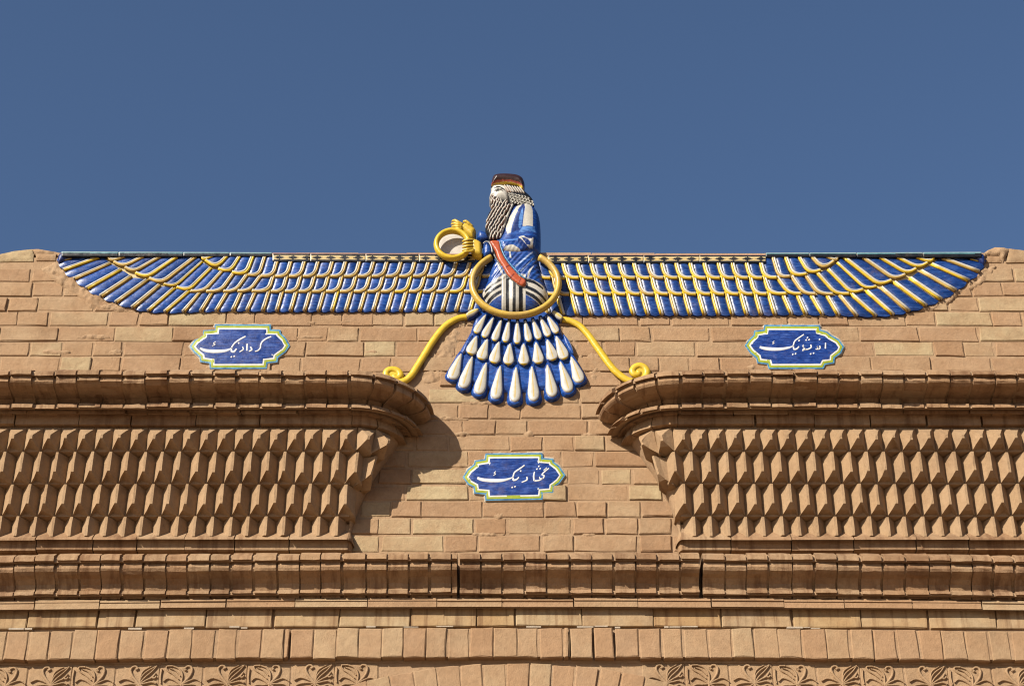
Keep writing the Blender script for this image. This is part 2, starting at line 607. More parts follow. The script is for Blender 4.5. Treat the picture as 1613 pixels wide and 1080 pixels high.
# rough plaster pressed round the edges of the glazed relief
lump('plaster_patch', [(86, 412), (100, 412), (130, 438), (170, 464), (205, 486), (230, 492), (190, 492), (140, 487), (128, 470), (105, 458), (75, 436), (60, 424)], -0.005, 0.011, MAT['mortar'], wall, 7, w=10, rough=0.005, res=2.5, back=-0.02)
lump('plaster_patch', [(1553, 410), (1556, 420), (1572, 416), (1560, 440), (1538, 455), (1515, 462), (1498, 478), (1470, 490), (1420, 494), (1450, 484), (1500, 455), (1535, 430)], -0.005, 0.011, MAT['mortar'], wall, 8, w=10, rough=0.005, res=2.5, back=-0.02)
lump('plaster_patch', [(742, 500), (735, 512), (722, 545), (706, 580), (697, 600), (668, 606), (660, 590), (676, 560), (700, 520), (722, 503)], -0.005, 0.007, MAT['mortar'], wall, 9, w=10, rough=0.004, res=2.5, back=-0.02)
lump('plaster_patch', [(884, 502), (900, 520), (916, 548), (924, 590), (926, 614), (880, 634), (800, 640), (745, 634), (722, 616), (712, 604), (760, 626), (812, 634), (872, 626), (918, 600), (912, 570), (896, 530)], -0.005, 0.007, MAT['mortar'], wall, 10, w=8, rough=0.004, res=2.5, back=-0.02)
lump('plaster_patch', [(926, 520), (946, 534), (952, 560), (946, 600), (930, 612), (926, 580), (922, 548)], -0.005, 0.006, MAT['mortar'], wall, 12, w=8, rough=0.004, res=2.5, back=-0.02)
lump('plaster_patch', [(205, 489), (330, 489), (480, 489), (640, 489), (742, 490), (742, 496), (640, 494), (480, 493.5), (330, 494), (205, 494)], -0.005, 0.005, MAT['mortar'], wall, 13, w=3, rough=0.003, res=2.5, back=-0.02)
lump('plaster_patch', [(882, 493), (1000, 494), (1150, 494), (1300, 495), (1400, 493), (1400, 498), (1300, 499), (1150, 499), (1000, 499), (884, 500)], -0.005, 0.005, MAT['mortar'], wall, 14, w=3, rough=0.003, res=2.5, back=-0.02)

# mortar smeared over the joints here and there
rs = random.Random(77)
for i in range(46):
    sx = rs.uniform(40, 1580); sy = rs.choice([432.5, 457, 483, 507.5, 531, 554.5, 578]) if i < 26 else rs.choice([634, 659, 683, 708, 733, 785, 812, 841])
    if i >= 26: sx = rs.uniform(LDIAG(sy) + 20, RDIAG(sy) - 20)
    if sy < 500 and 60 < sx < 1560: continue
    if 725 < sx < 895 and 705 < sy < 795: continue
    Lx = rs.uniform(9, 30); h_ = rs.uniform(2.5, 6.5)
    lump('mortar_smear', [(sx + Lx * math.cos(q_) * rs.uniform(0.7, 1.2), sy + h_ * math.sin(q_) * rs.uniform(0.6, 1.3)) for q_ in np.linspace(0, 6.0, 12)], -0.0035, 0.0068, MAT["mortar"], wall, 100 + i, w=5, rough=0.0035, res=2.2, back=-0.02)

# ------------------------------------------------------------------ swept mouldings
class Path:
    """straight run along the wall that turns through a quarter round (in plan) back to the wall.
    side=-1: block on the left whose right end turns; +1: block on the right; 0: straight"""
    def __init__(self, side, xc, amp=0.0, zf=None):
        self.side = side; self.xc = xc; self.amp = amp; self.zf = zf
    def fx(self, z):
        # the round end tucks in towards its foot
        if self.zf is None: return 1.0
        t = (self.zf[0] - z) / (self.zf[0] - self.zf[1])
        if t < 0: return 1.0 + 0.32 * min(max((self.zf[2] - z) / (self.zf[2] - self.zf[0]), 0.0), 1.0)
        return 1.32 - 1.02 * min(t, 1.0)
    def pos(self, s, P, z):
        # s: metres along the run; s<0 straight part, s>=0 angle in radians on the round end
        if self.side == 0:
            return (s, -P, z + wob(s, self.amp))
        sg = -self.side
        if s <= 0: return (self.xc + sg * s, -P, z + wob(self.xc + sg * s, self.amp))
        return (self.xc + sg * P * self.fx(z) * math.sin(s), -P * math.cos(s), z)

def sweep(mb, path, prof, s0, s1, Pb, n=1, jz=0.0, jp=0.0, jv=0.0):
    """prof: list of (P, z) from top to bottom of the visible outline"""
    rows = []
    pr = [(P + jp, z + jz) for P, z in prof]
    ring = [(Pb, pr[0][1])] + pr + [(Pb, pr[-1][1])]
    m = len(ring)
    vs = []
    for i in range(n + 1):
        s = s0 + (s1 - s0) * i / n
        for q, (P, z) in enumerate(ring):
            if jv: P += random.uniform(-jv, jv); z += random.uniform(-jv, jv) * 0.7
            vs.append(path.pos(s, P, z))
    fs = []
    for i in range(n):
        for j in range(m):
            k = (j + 1) % m
            fs.append((i * m + j, i * m + k, (i + 1) * m + k, (i + 1) * m + j))
    fs.append(tuple(range(m)))
    fs.append(tuple(reversed(range(n * m, (n + 1) * m))))
    # make normals point outward
    flip = (path.side <= 0)
    if not flip: fs = [tuple(reversed(f)) for f in fs]
    mb.add(vs, fs)

def prof_px(lst): return [(P, MZ(py, P)) for py, P in lst]

def rough_prof(pr, a=0.0012):
    return [(P + random.uniform(-a, a), z + random.uniform(-a, a)) for P, z in pr]

def run_pieces(name, parent, path, prof, mat, s_list, Pb, gap, core_inset, core_mat, core_range, jz=0.0025, jp=0.003, skip=()):
    for (a, b, n) in s_list:
        mb = MB()
        sweep(mb, path, rough_prof(prof), a, b, Pb, n, random.uniform(-jz, jz), random.uniform(-jp, jp))
        mb.build(name, mat, parent)

# ---- lower moulded cornice over the whole width
CAMP = 0.012
PC = prof_px([(870, 0.095), (873, 0.128), (880, 0.130), (883.5, 0.108), (888, 0.113), (892, 0.115), (897, 0.109), (902, 0.096), (909, 0.076), (918, 0.059), (927.5, 0.051), (928.5, 0.066), (933, 0.068), (937, 0.040), (941, 0.040)])
cpath = Path(0, 0, CAMP)
cc = MB()
coreprof = [(P - 0.010, z) for P, z in PC]
for xa, xb in ((-XW, MX(722, 905, 0.1) - 0.006), (MX(722, 905, 0.1) + 0.006, MX(1105, 905, 0.1) - 0.007), (MX(1105, 905, 0.1) + 0.007, XW)):
    sweep(cc, cpath, coreprof, xa, xb, -0.02, 12)
cornice = cc.build('lower_cornice', MAT['mortar'], facade)
gaps_open = [MX(722, 905, 0.1), MX(1105, 905, 0.1)]
x = -2.2
while x < 2.2:
    w = 0.0805 + random.uniform(-0.006, 0.005)
    gp = random.choice([0.005, 0.007, 0.009, 0.012])
    x1 = x + w - gp
    for go, hw_ in zip(gaps_open, (0.005, 0.007)):
        if abs(x - go) < hw_: x = go + hw_
        if x < go - hw_ and x1 > go - hw_:
            x1 = go - hw_; w = x1 + 2 * hw_ - x
    if x1 - x > 0.015:
        mb = MB()
        sweep(mb, cpath, rough_prof(PC, 0.0018), x, x1, -0.01, 3, random.uniform(-0.002, 0.002), random.uniform(-0.003, 0.003), 0.0012)
        mb.build('moulded_brick', MAT['carved'], cornice)
    x += w
# thin fillet under it
PF = prof_px([(941.5, 0.048), (945, 0.050), (946, 0.046), (955, 0.047), (955.5, 0.020)])
x = -2.2
fil = MB()
sweep(fil, cpath, [(P - 0.012, z) for P, z in PF], -XW, XW, -0.02, 24)
fillet = fil.build('fillet_course', MAT['mortar'], facade)
while x < 2.2:
    w = 0.245 + random.uniform(-0.03, 0.02)
    mb = MB()
    sweep(mb, cpath, rough_prof(PF, 0.0012), x, x + w - random.choice([0.002, 0.003, 0.005]), -0.01, 3, random.uniform(-0.002, 0.002), random.uniform(-0.002, 0.002))
    mb.build('brick', MAT['pink'], fillet)
    x += w
# band of long bricks below, in the fillet's shade
PBn = prof_px([(955.5, 0.016), (985.5, 0.018)])
bandc = MB()
sweep(bandc, cpath, [(0.006, PBn[0][1] + 0.004), (0.006, MZ(1044, 0.0))], -XW, XW, -0.02, 24)
band = bandc.build('band_course', MAT['mortar'], facade)
x = -2.2 - 0.04
bzs = (PBn[1][1], PBn[0][1])
while x < 2.2:
    w = 0.246 + random.uniform(-0.012, 0.012)
    if random.random() < 0.18: w *= 0.55
    xm = x + w / 2
    one_brick('brick', band, MAT['buff'], x, x + w - random.choice([0.003, 0.004, 0.007]), bzs[0] + wob(xm, CAMP), bzs[1] + wob(xm, CAMP) + 0.002, 0.018 + random.uniform(-0.002, 0.003))
    x += w
# crumbled mortar line between band and soldiers
ml = MB()
x = -2.2
while x < 2.2:
    w = random.uniform(0.015, 0.06)
    if random.random() < 0.22:
        zt = bzs[0] + wob(x, CAMP)
        ml.box((x, -0.016 - random.uniform(0, 0.012), zt - 0.006 + random.uniform(-0.002, 0.002)), (x + w, 0.0, zt - 0.001))
    x += w + 0.004
tag(ml.build('mortar_crumbs', MAT['gypsum'], band), None, None, None, 'stuff')

# soldier course: bricks on end, leaning a little with the old arch thrust
sol = MB()
ZS1 = MZ(988.5, 0.034); ZS0 = MZ(1034, 0.034)
SAMP = 0.016
x = -2.2
cracks = [MX(q_, 1010, .03) for q_ in (457, 897, 935, 968)]
cuts = [-XW + 2 * XW * i / 24 for i in range(25)]
segs = []
for xa, xb in zip(cuts[:-1], cuts[1:]):
    p_ = xa
    for q_ in cracks:
        if xa < q_ < xb:
            segs.append((p_, q_ - 0.0045)); p_ = q_ + 0.0045
    segs.append((p_, xb))
for xa, xb in segs:
    xm = (xa + xb) / 2
    sol.box((xa + 0.0003, -0.0295, ZS0 + 0.004 + wob(xm, SAMP)), (xb - 0.0003, 0.0, ZS1 - 0.001 + wob(xm, SAMP)))
soldier = sol.build('soldier_course', MAT['mortar'], facade)
while x < 2.2:
    w = 0.0815 + random.uniform(-0.004, 0.005)
    gp = random.choice([0.003, 0.004, 0.006, 0.009])
    x1 = x + w - gp
    for q_ in cracks:
        if abs(x - q_) < 0.0045: x = q_ + 0.0045
        if x < q_ - 0.0045 < x1: x1 = q_ - 0.0045; w = x1 + 0.009 - x
    if x1 - x > 0.012:
        zw = wob((x + x1) / 2, SAMP)
        mb = MB()
        brick_mesh(mb, x, x1, ZS0 + zw + random.uniform(-0.002, 0.002), ZS1 + zw + random.uniform(-0.003, 0.002), 0.034 + random.uniform(-0.002, 0.003), depth=0.033)
        mb.build('soldier_brick', MAT['pink'], soldier)
    x += w

# ---- frieze of relief tiles and the flat arch that cuts it
ZF1 = MZ(1043, 0.004)
AC_X = MX(808, 1045); AC_R = 2.05
AC_Z = MZ(1043.5, 0.02) - AC_R
fr = MB()
fr.box((-XW, -0.003, 4.05), (XW, 0.049, MZ(1041, 0)))
frieze = fr.build('ornament_frieze', MAT['mortar'], facade)
TW = 0.1545
def tile_strokes(kind):
    # strokes on a unit tile (x 0..1 to the right, y 0..1 downward from the tile's top)
    S = []
    def st(pts, w0, w1, h=1.0): S.append((catmull([(x_, y_ * 0.80) for x_, y_ in pts], 6), w0 * 0.8, w1 * 0.8, h))
    if kind == 0:
        c = (0.56, 0.62)
        st([(0.50, 0.12), (0.44, 0.05), (0.36, 0.08), (0.33, 0.18), (0.38, 0.34), (0.48, 0.5), c], 0.035, 0.05)
        st([(0.44, 0.16), (0.47, 0.13), (0.50, 0.12)], 0.05, 0.04)
        st([c, (0.60, 0.38), (0.72, 0.2), (0.93, 0.04)], 0.03, 0.025)
        st([c, (0.66, 0.42), (0.82, 0.22), (0.93, 0.04)], 0.03, 0.025)
        st([c, (0.58, 0.34), (0.64, 0.18), (0.80, 0.05)], 0.028, 0.02)
        st([c, (0.72, 0.48), (0.84, 0.40), (0.92, 0.26)], 0.03, 0.03)
        st([(0.84, 0.40), (0.90, 0.42), (0.94, 0.36)], 0.035, 0.03)
        st([c, (0.70, 0.58), (0.84, 0.54), (0.94, 0.58)], 0.03, 0.035)
        st([c, (0.72, 0.72), (0.86, 0.66), (0.93, 0.74), (0.86, 0.82), (0.79, 0.77)], 0.03, 0.045)
        st([c, (0.40, 0.50), (0.22, 0.44), (0.08, 0.52)], 0.035, 0.02)
        st([c, (0.38, 0.60), (0.16, 0.66), (0.02, 0.86)], 0.03, 0.02)
        st([c, (0.42, 0.72), (0.24, 0.82), (0.10, 0.98)], 0.03, 0.02)
        st([c, (0.52, 0.78), (0.42, 0.92), (0.38, 1.0)], 0.03, 0.02)
        st([c, (0.60, 0.82), (0.62, 1.0)], 0.04, 0.04)
        st([(0.62, 0.84), (0.74, 0.94), (0.86, 0.96)], 0.03, 0.02)
    else:
        c = (0.52, 0.64)
        st([(0.56, 0.14), (0.62, 0.06), (0.70, 0.07), (0.74, 0.17), (0.71, 0.34), (0.62, 0.5), c], 0.035, 0.05)
        st([(0.61, 0.17), (0.59, 0.18), (0.56, 0.14)], 0.04, 0.05)
        st([c, (0.53, 0.34), (0.44, 0.14), (0.28, 0.05)], 0.03, 0.03)
        st([(0.28, 0.05), (0.14, 0.07), (0.18, 0.2), (0.3, 0.3), (0.45, 0.46)], 0.03, 0.02)
        st([(0.22, 0.12), (0.36, 0.2), (0.48, 0.36)], 0.022, 0.02)
        st([c, (0.36, 0.50), (0.20, 0.44), (0.10, 0.54)], 0.035, 0.02)
        st([c, (0.36, 0.66), (0.22, 0.66), (0.10, 0.78), (0.16, 0.86), (0.22, 0.80)], 0.03, 0.045)
        st([c, (0.68, 0.52), (0.84, 0.46), (0.98, 0.55)], 0.035, 0.018)
        st([c, (0.70, 0.63), (0.86, 0.64), (0.97, 0.74)], 0.035, 0.018)
        st([c, (0.66, 0.74), (0.84, 0.82), (0.94, 0.96)], 0.03, 0.02)
        st([c, (0.52, 0.82), (0.54, 1.0)], 0.045, 0.04)
        st([(0.5, 0.8), (0.36, 0.92), (0.26, 0.98)], 0.03, 0.02)
        st([(0.04, 0.15), (0.03, 0.4), (0.05, 0.6)], 0.02, 0.02)
    return S
def tile_mesh(kind):
    mb = MB()
    T = TW * 0.985
    brick_mesh(mb, -T / 2, T / 2, -T, 0, 0.006, depth=0.03, bev=0.003, jit=0.002)
    for pts, w0, w1, h in tile_strokes(kind):
        n = len(pts)
        vs = []; fs = []
        for i, p in enumerate(pts):
            a = pts[max(i - 1, 0)]; b = pts[min(i + 1, n - 1)]
            t = b - a; t = t / max(np.linalg.norm(t), 1e-9)
            nr = np.array([-t[1], t[0]])
            w = (w0 + (w1 - w0) * i / (n - 1)) * 0.95
            for u, hh in ((-1, 0.0), (-0.75, 0.75), (0, 1.0), (0.75, 0.75), (1, 0.0)):
                q = p + nr * w * u
                vs.append(((q[0] - 0.5) * T, -0.005 - 0.0095 * h * hh, -q[1] * T))
        for i in range(n - 1):
            for j in range(4):
                a = i * 5 + j
                fs.append((a, a + 1, a + 6, a + 5))
        fs.append((0, 1, 2, 3, 4)); fs.append(tuple(reversed(range(5 * n - 5, 5 * n))))
        # orient to the front
        A, B, C = vs[0], vs[1], vs[6]
        if (B[0] - A[0]) * (C[2] - A[2]) - (B[2] - A[2]) * (C[0] - A[0]) < 0: fs = [tuple(reversed(f)) for f in fs]
        mb.add(vs, fs, (0.5, 0.5, 0.5), [True] * ((n - 1) * 4) + [False] * 2)
    return mb
protos = [tile_mesh(0).build('ornament_tile', MAT['tooth'], frieze, origin=(0, 0, 0)), tile_mesh(1).build('ornament_tile', MAT['tooth'], frieze, origin=(0, 0, 0))]
first = [True, True]
fz = wloc(frieze)
def arch_top(x): return AC_Z + math.sqrt(max(AC_R ** 2 - (x - AC_X) ** 2, 0))
X0 = MX(183, 1062)     # left edge of a known tile of the first kind
for i in range(-14, 30):
    xt = X0 + (i + 0.5) * TW
    if abs(xt) > 2.15: continue
    zt = ZF1 - 0.004 + wob(xt, SAMP)
    if arch_top(xt) > zt - 0.055: continue
    kd = i % 2
    o = protos[kd] if first[kd] else protos[kd].copy()
    if not first[kd]: link(o, frieze)
    first[kd] = False
    o.location = Vector((xt, random.uniform(-0.001, 0.001), zt)) - fz
    o.rotation_euler = (0, random.uniform(-0.012, 0.012), 0)

ar = MB()
NA = 40
A0 = math.asin(min(0.99, 1.25 / AC_R))
pts = []
for i in range(NA + 1):
    a = -A0 + 2 * A0 * i / NA
    pts.append((AC_X + math.sin(a) * (AC_R - 0.003), AC_Z + math.cos(a) * (AC_R - 0.003), AC_X + math.sin(a) * (AC_R - 0.2), AC_Z + math.cos(a) * (AC_R - 0.2)))
vs = []; fs = []
for xo, zo, xi, zi in pts: vs += [(xo, -0.016, zo), (xi, -0.016, zi), (xo, 0.02, zo), (xi, 0.02, zi)]
for i in range(NA):
    a = i * 4
    fs += [(a, a + 1, a + 5, a + 4), (a, a + 4, a + 6, a + 2), (a + 1, a + 3, a + 7, a + 5)]
ar.add(vs, fs)
arch = ar.build('arch', MAT['mortar'], facade)
da = 0.0825 / AC_R
a = -A0
while a < A0 - da:
    g_ = random.choice([0.003, 0.005, 0.008]) / AC_R
    mb = MB()
    Rt = AC_R + random.uniform(-0.002, 0.003)
    brick_mesh(mb, 0, 1, 0, 1, 0, jit=0)
    mb2 = MB()
    w = (da - g_) * AC_R
    brick_mesh(mb2, -w / 2, w / 2, -0.2, 0, 0.020 + random.uniform(-0.003, 0.004))
    am = a + da / 2
    out = []
    for (xx, yy, zz) in mb2.v:
        sc = 1 + zz / AC_R * 0.5
        rr = Rt + zz
        th = am + (xx * (rr / Rt)) / rr
        out.append((AC_X + math.sin(th) * rr, yy, AC_Z + math.cos(th) * rr))
    mb2.v = out
    mb2.build('voussoir', MAT['pink'], arch)
    a += da

# ------------------------------------------------------------------ the two corbelled blocks
A_T = 0.047                                     # tooth depth
P_APEX = [0.180, 0.141, 0.102, 0.063]
Z_AP = [MZ(689, 0.180), MZ(740, 0.141), MZ(791, 0.102), MZ(845, 0.063)]
RISE = 0.034
H_T = (Z_AP[0] - Z_AP[2]) / 2
PITCH = 27.9 * 0.00233
PM = prof_px([(582, 0.255), (583.5, 0.300), (588.5, 0.302), (591.5, 0.284), (594, 0.288), (598, 0.289), (602, 0.283), (607, 0.269), (613, 0.247), (620, 0.218), (627, 0.192), (634, 0.178), (635, 0.216), (640.5, 0.218), (644.5, 0.174), (649, 0.172)])
PFL = prof_px([(645.5, 0.182), (650.5, 0.184), (651, 0.158)])
PSL = prof_px([(651.5, 0.158), (668, 0.156)])
PSILL = prof_px([(837, 0.014), (847, 0.066), (849.5, 0.068), (850, 0.048), (866, 0.040), (868, 0.03)])

def block(side, xc, label):
    path = Path(side, xc, 0.0, (PSL[1][1] - 0.005, MZ(850, 0.06), MZ(602, 0.283)))
    nm = MB()
    zt = PM[0][1]
    R90 = math.pi / 2
    # core: moulding backing, slab backing, stepped tooth backing
    sweep(nm, path, [(P - 0.010, z) for P, z in PM], -2.0, 0.0, -0.02, 1)
    sweep(nm, path, [(P - 0.014, z) for P, z in PM], 0.0, R90, -0.02, 14)
    zs = PSL[1][1]
    for k in range(4):
        z0 = Z_AP[k] - RISE if k < 3 else MZ(842, 0.03)
        z1 = Z_AP[k] - RISE + H_T if k > 0 else PSL[0][1] + 0.03
        pr = [(P_APEX[k] - A_T - 0.002, z1 - 0.0035), (P_APEX[k] - A_T - 0.002, z0 + 0.0022)]
        sweep(nm, path, pr, -2.0, 0.0, -0.02, 1)
    ztop = PSL[1][1] + 0.002
    zlow = MZ(842, 0.03)
    cone = [(P_APEX[0] - A_T - 0.004 + (0.012 - P_APEX[0] + A_T) * i / 6, ztop + (zlow - ztop) * i / 6) for i in range(7)]
    sweep(nm, path, cone, 0.0, R90, -0.02, 14)
    blk = nm.build('corbelled_block', MAT['mortar'], facade)
    tag(blk, label)
    # moulded bricks
    wR = 0.0835
    s = -0.012
    nst = 0
    lim = -1.75
    while s > lim:
        w = wR + random.uniform(-0.004, 0.003)
        gp = random.choice([0.006, 0.009, 0.011, 0.014])
        mb = MB()
        sweep(mb, path, rough_prof(PM, 0.002), s - w + gp, s, 0.1, 3, random.uniform(-0.005, 0.003), random.uniform(-0.005, 0.004), 0.0014)
        mb.build('moulded_brick', MAT['carved'], blk)
        s -= w
    n = 5
    for i in range(n):
        a0 = 0.0 + R90 * i / n * 0.98 + 0.01; a1 = R90 * (i + 1) / n * 0.98 - 0.03
        mb = MB()
        sweep(mb, path, rough_prof(PM, 0.002), a0, a1, 0.1, 3, random.uniform(-0.006, 0.003), random.uniform(-0.004, 0.004))
        mb.build('moulded_brick', MAT['carved'], blk)
    # fillet and slab bricks
    for prof, mat in ((PFL, MAT['carved']), (PSL, MAT['carved'])):
        s = -0.01 - (0.1 if prof is PSL else 0.0)
        mb = MB(); sweep(mb, path, rough_prof(prof, 0.001), s, 0.0, 0.08, 1); mb.build('brick', mat, blk)
        while s > lim:
            w = 0.228 + random.uniform(-0.05, 0.02)
            mb = MB()
            sweep(mb, path, rough_prof(prof, 0.0015), s - w + random.choice([0.003, 0.005, 0.009]), s, 0.08, 1, random.uniform(-0.002, 0.002), random.uniform(-0.004, 0.003))
            mb.build('brick', mat, blk)
            s -= w
        for i in range(3):
            a0 = R90 * i / 3 + 0.012; a1 = R90 * (i + 1) / 3 - 0.02
            mb = MB()
            sweep(mb, path, rough_prof(prof, 0.0015), a0, a1, 0.08, 4, random.uniform(-0.002, 0.002), random.uniform(-0.004, 0.003))
            mb.build('brick', mat, blk)
    # sill below the teeth
    s = 0.0
    while s > lim:
        w = 0.2 + random.uniform(-0.05, 0.03)
        mb = MB()
        sweep(mb, path, rough_prof(PSILL, 0.0015), s - w + random.choice([0.002, 0.004]), s, -0.01, 1, random.uniform(-0.0015, 0.0015), random.uniform(-0.002, 0.002))
        mb.build('brick', MAT['carved'], blk)
        s -= w
    mb = MB()
    sweep(mb, path, PSILL, 0.0, R90, -0.01, 6)
    mb.build('brick', MAT['carved'], blk)
    # teeth
    for k in range(4):
        Pn = P_APEX[k]
        zb = Z_AP[k] - RISE if k < 3 else MZ(844, 0.05)
        zt_ = Z_AP[k] - RISE + H_T - 0.0009 if k > 0 else PSL[1][1] - 0.0005
        if k == 3: zt_ = Z_AP[2] - RISE - 0.0009
        chamf = 0.060 if k == 0 else 0.0
        rise = RISE if k < 3 else -0.004
        places = []
        j = 0
        off = (0.5 if k % 2 else 0.0) * PITCH + 0.012
        s = -off
        while s > lim:
            places.append(s); s -= PITCH
        th = (PITCH - off) / max(Pn - 0.02, 0.03)
        while th < R90 * (0.66, 0.5, 0.3, 0.0)[k]:
            places.append(th); th += PITCH / max(Pn - 0.02, 0.03)
        for s in places:
            def tv(u, p, z):
                """u metres along from tooth centre, p out from the valley line"""
                Pv = Pn - A_T + p
                if s <= 0: q = path.pos(min(s + u, s + u), Pv, z) if s + u <= 0 else (xc - side * (s + u), -Pv, z)
                else:
                    q0 = path.pos(s, Pv, z)
                    sg = -side
                    t = (sg * math.cos(s), math.sin(s))
                    q = (q0[0] + t[0] * u, q0[1] + t[1] * u, z)
                return q
            J = lambda a=0.0022: random.uniform(-a, a)
            hw = PITCH / 2
            nb = 0.0045
            nose_top = zt_ - chamf + J()
            nA = A_T + J(0.003)
            nu = J(0.003)
            zbn = zb + rise + J(0.003)
            # front outline rows: left valley, left mid, nose left, nose right, right mid, right valley
            cols = [(-hw, 0.0), (-hw * 0.5 + J(), nA * 0.5 + J()), (nu - nb, nA - 0.003), (nu + nb, nA - 0.003), (hw * 0.5 + J(), nA * 0.5 + J()), (hw, 0.0)]
            vs = []
            for (u, p) in cols:
                fr_ = max(p, 0) / A_T
                vs.append(tv(u, p, zt_ - chamf * min(1, fr_)))
            for (u, p) in cols:
                fr_ = max(p, 0) / A_T
                vs.append(tv(u + J(0.001), p + J(0.0015), (zt_ - chamf * fr_) * 0.45 + (zb + rise * fr_) * 0.55))
            for (u, p) in cols:
                fr_ = max(p, 0) / A_T
                vs.append(tv(u, p, (zb if fr_ == 0 else zb + (zbn - zb) * fr_)))
            for (u, z) in ((-hw, zt_), (hw, zt_), (-hw, zb), (hw, zb)): vs.append(tv(u, -0.06, z))
            if chamf:
                vs.append(tv(0, 0, zt_)); 
            fs = []
            for r_ in range(2):
                for i in range(5):
                    fs.append((r_ * 6 + i, r_ * 6 + i + 1, (r_ + 1) * 6 + i + 1, (r_ + 1) * 6 + i))
            fs += [(12, 13, 14, 15, 16, 17, 21, 20)]                     # soffit
            if chamf: fs += [(0, 22, 1), (1, 22, 2), (2, 22, 3), (3, 22, 4), (4, 22, 5), (0, 18, 19, 5, 22)]
            else: fs += [(5, 4, 3, 2, 1, 0, 18, 19)]
            fs += [(0, 6, 12, 20, 18), (5, 19, 21, 17, 11)]
            if side > 0: pass
            me = MB()
            me.add(vs, fs)
            # orientation: u runs along s which is mirrored for the right-hand block
            o_ = me.build('tooth_brick', MAT['tooth'], blk)
            import bmesh
            bm = bmesh.new(); bm.from_mesh(o_.data); bmesh.ops.recalc_face_normals(bm, faces=bm.faces); bm.to_mesh(o_.data); bm.free()
    return blk

block(-1, MX(556, 740), 'corbelled block of toothed bricks left of the narrow brick panel, its right end rounded')
block(1, MX(1066, 740), 'corbelled block of toothed bricks right of the narrow brick panel, its left end rounded')
# ------------------------------------------------------------------ the glazed winged relief
emblem = empty('winged_relief', (MX(812, 500), -0.02, MZ(500)), 'blue and yellow glazed relief of a bearded robed figure with spread wings along the parapet', 'relief sculpture')

def vary(c, a=0.18):
    k = 1 + random.uniform(-a, a)
    return tuple(x * k for x in c)

K3 = crop(60, 380, 4.48)
R3 = [((300, 105), (140, 150)), ((455, 115), (182, 215)), ((520, 160), (262, 275)), ((595, 205), (352, 345)), ((670, 255), (457, 400)), ((790, 275), (562, 440)),
      ((870, 315), (682, 475)), ((975, 335), (790, 495)), ((1080, 355), (912, 500)), ((1150, 365), (1045, 497)), ((1245, 360), (1170, 492)), ((1355, 357), (1275, 490)), ((1450, 357), (1395, 487)), ((1550, 355), (1490, 487))]
R2 = [((640, 105), (540, 142)), ((770, 105), (620, 180)), ((890, 105), (695, 218)), ((1000, 110), (790, 255)), ((1130, 112), (895, 293)), ((1165, 150), (985, 315)), ((1230, 195), (1080, 345)), ((1310, 215), (1190, 348)), ((1395, 225), (1310, 347)), ((1490, 235), (1410, 346)), ((1590, 238), (1510, 345))]
R1 = [((1250, 105), (1185, 130)), ((1350, 102), (1275, 187)), ((1435, 105), (1370, 212)), ((1530, 105), (1485, 228)), ((1615, 105), (1575, 236))]
cv = lambda L: [tuple(K3([a])[0] for a in r) for r in L]
rows = [cv(R1), cv(R2), cv(R3)]
start = [tuple(K3([a])[0] for a in ((1130, 103), (1150, 104))), tuple(K3([a])[0] for a in ((480, 104), (490, 108))), tuple(K3([a])[0] for a in ((290, 100), (132, 118)))]
KX = lambda k, y: 744 - 21.7 * k - (y - 411) * (22 / 78.0)
for k in range(14, -3, -1):
    for q, (ya, yb) in enumerate(((409, 433.5), (432, 457.5), (456, 489.5))):
        if q < 2 or True:
            rows[q].append(((KX(k, ya), ya), (KX(k, yb), yb)))

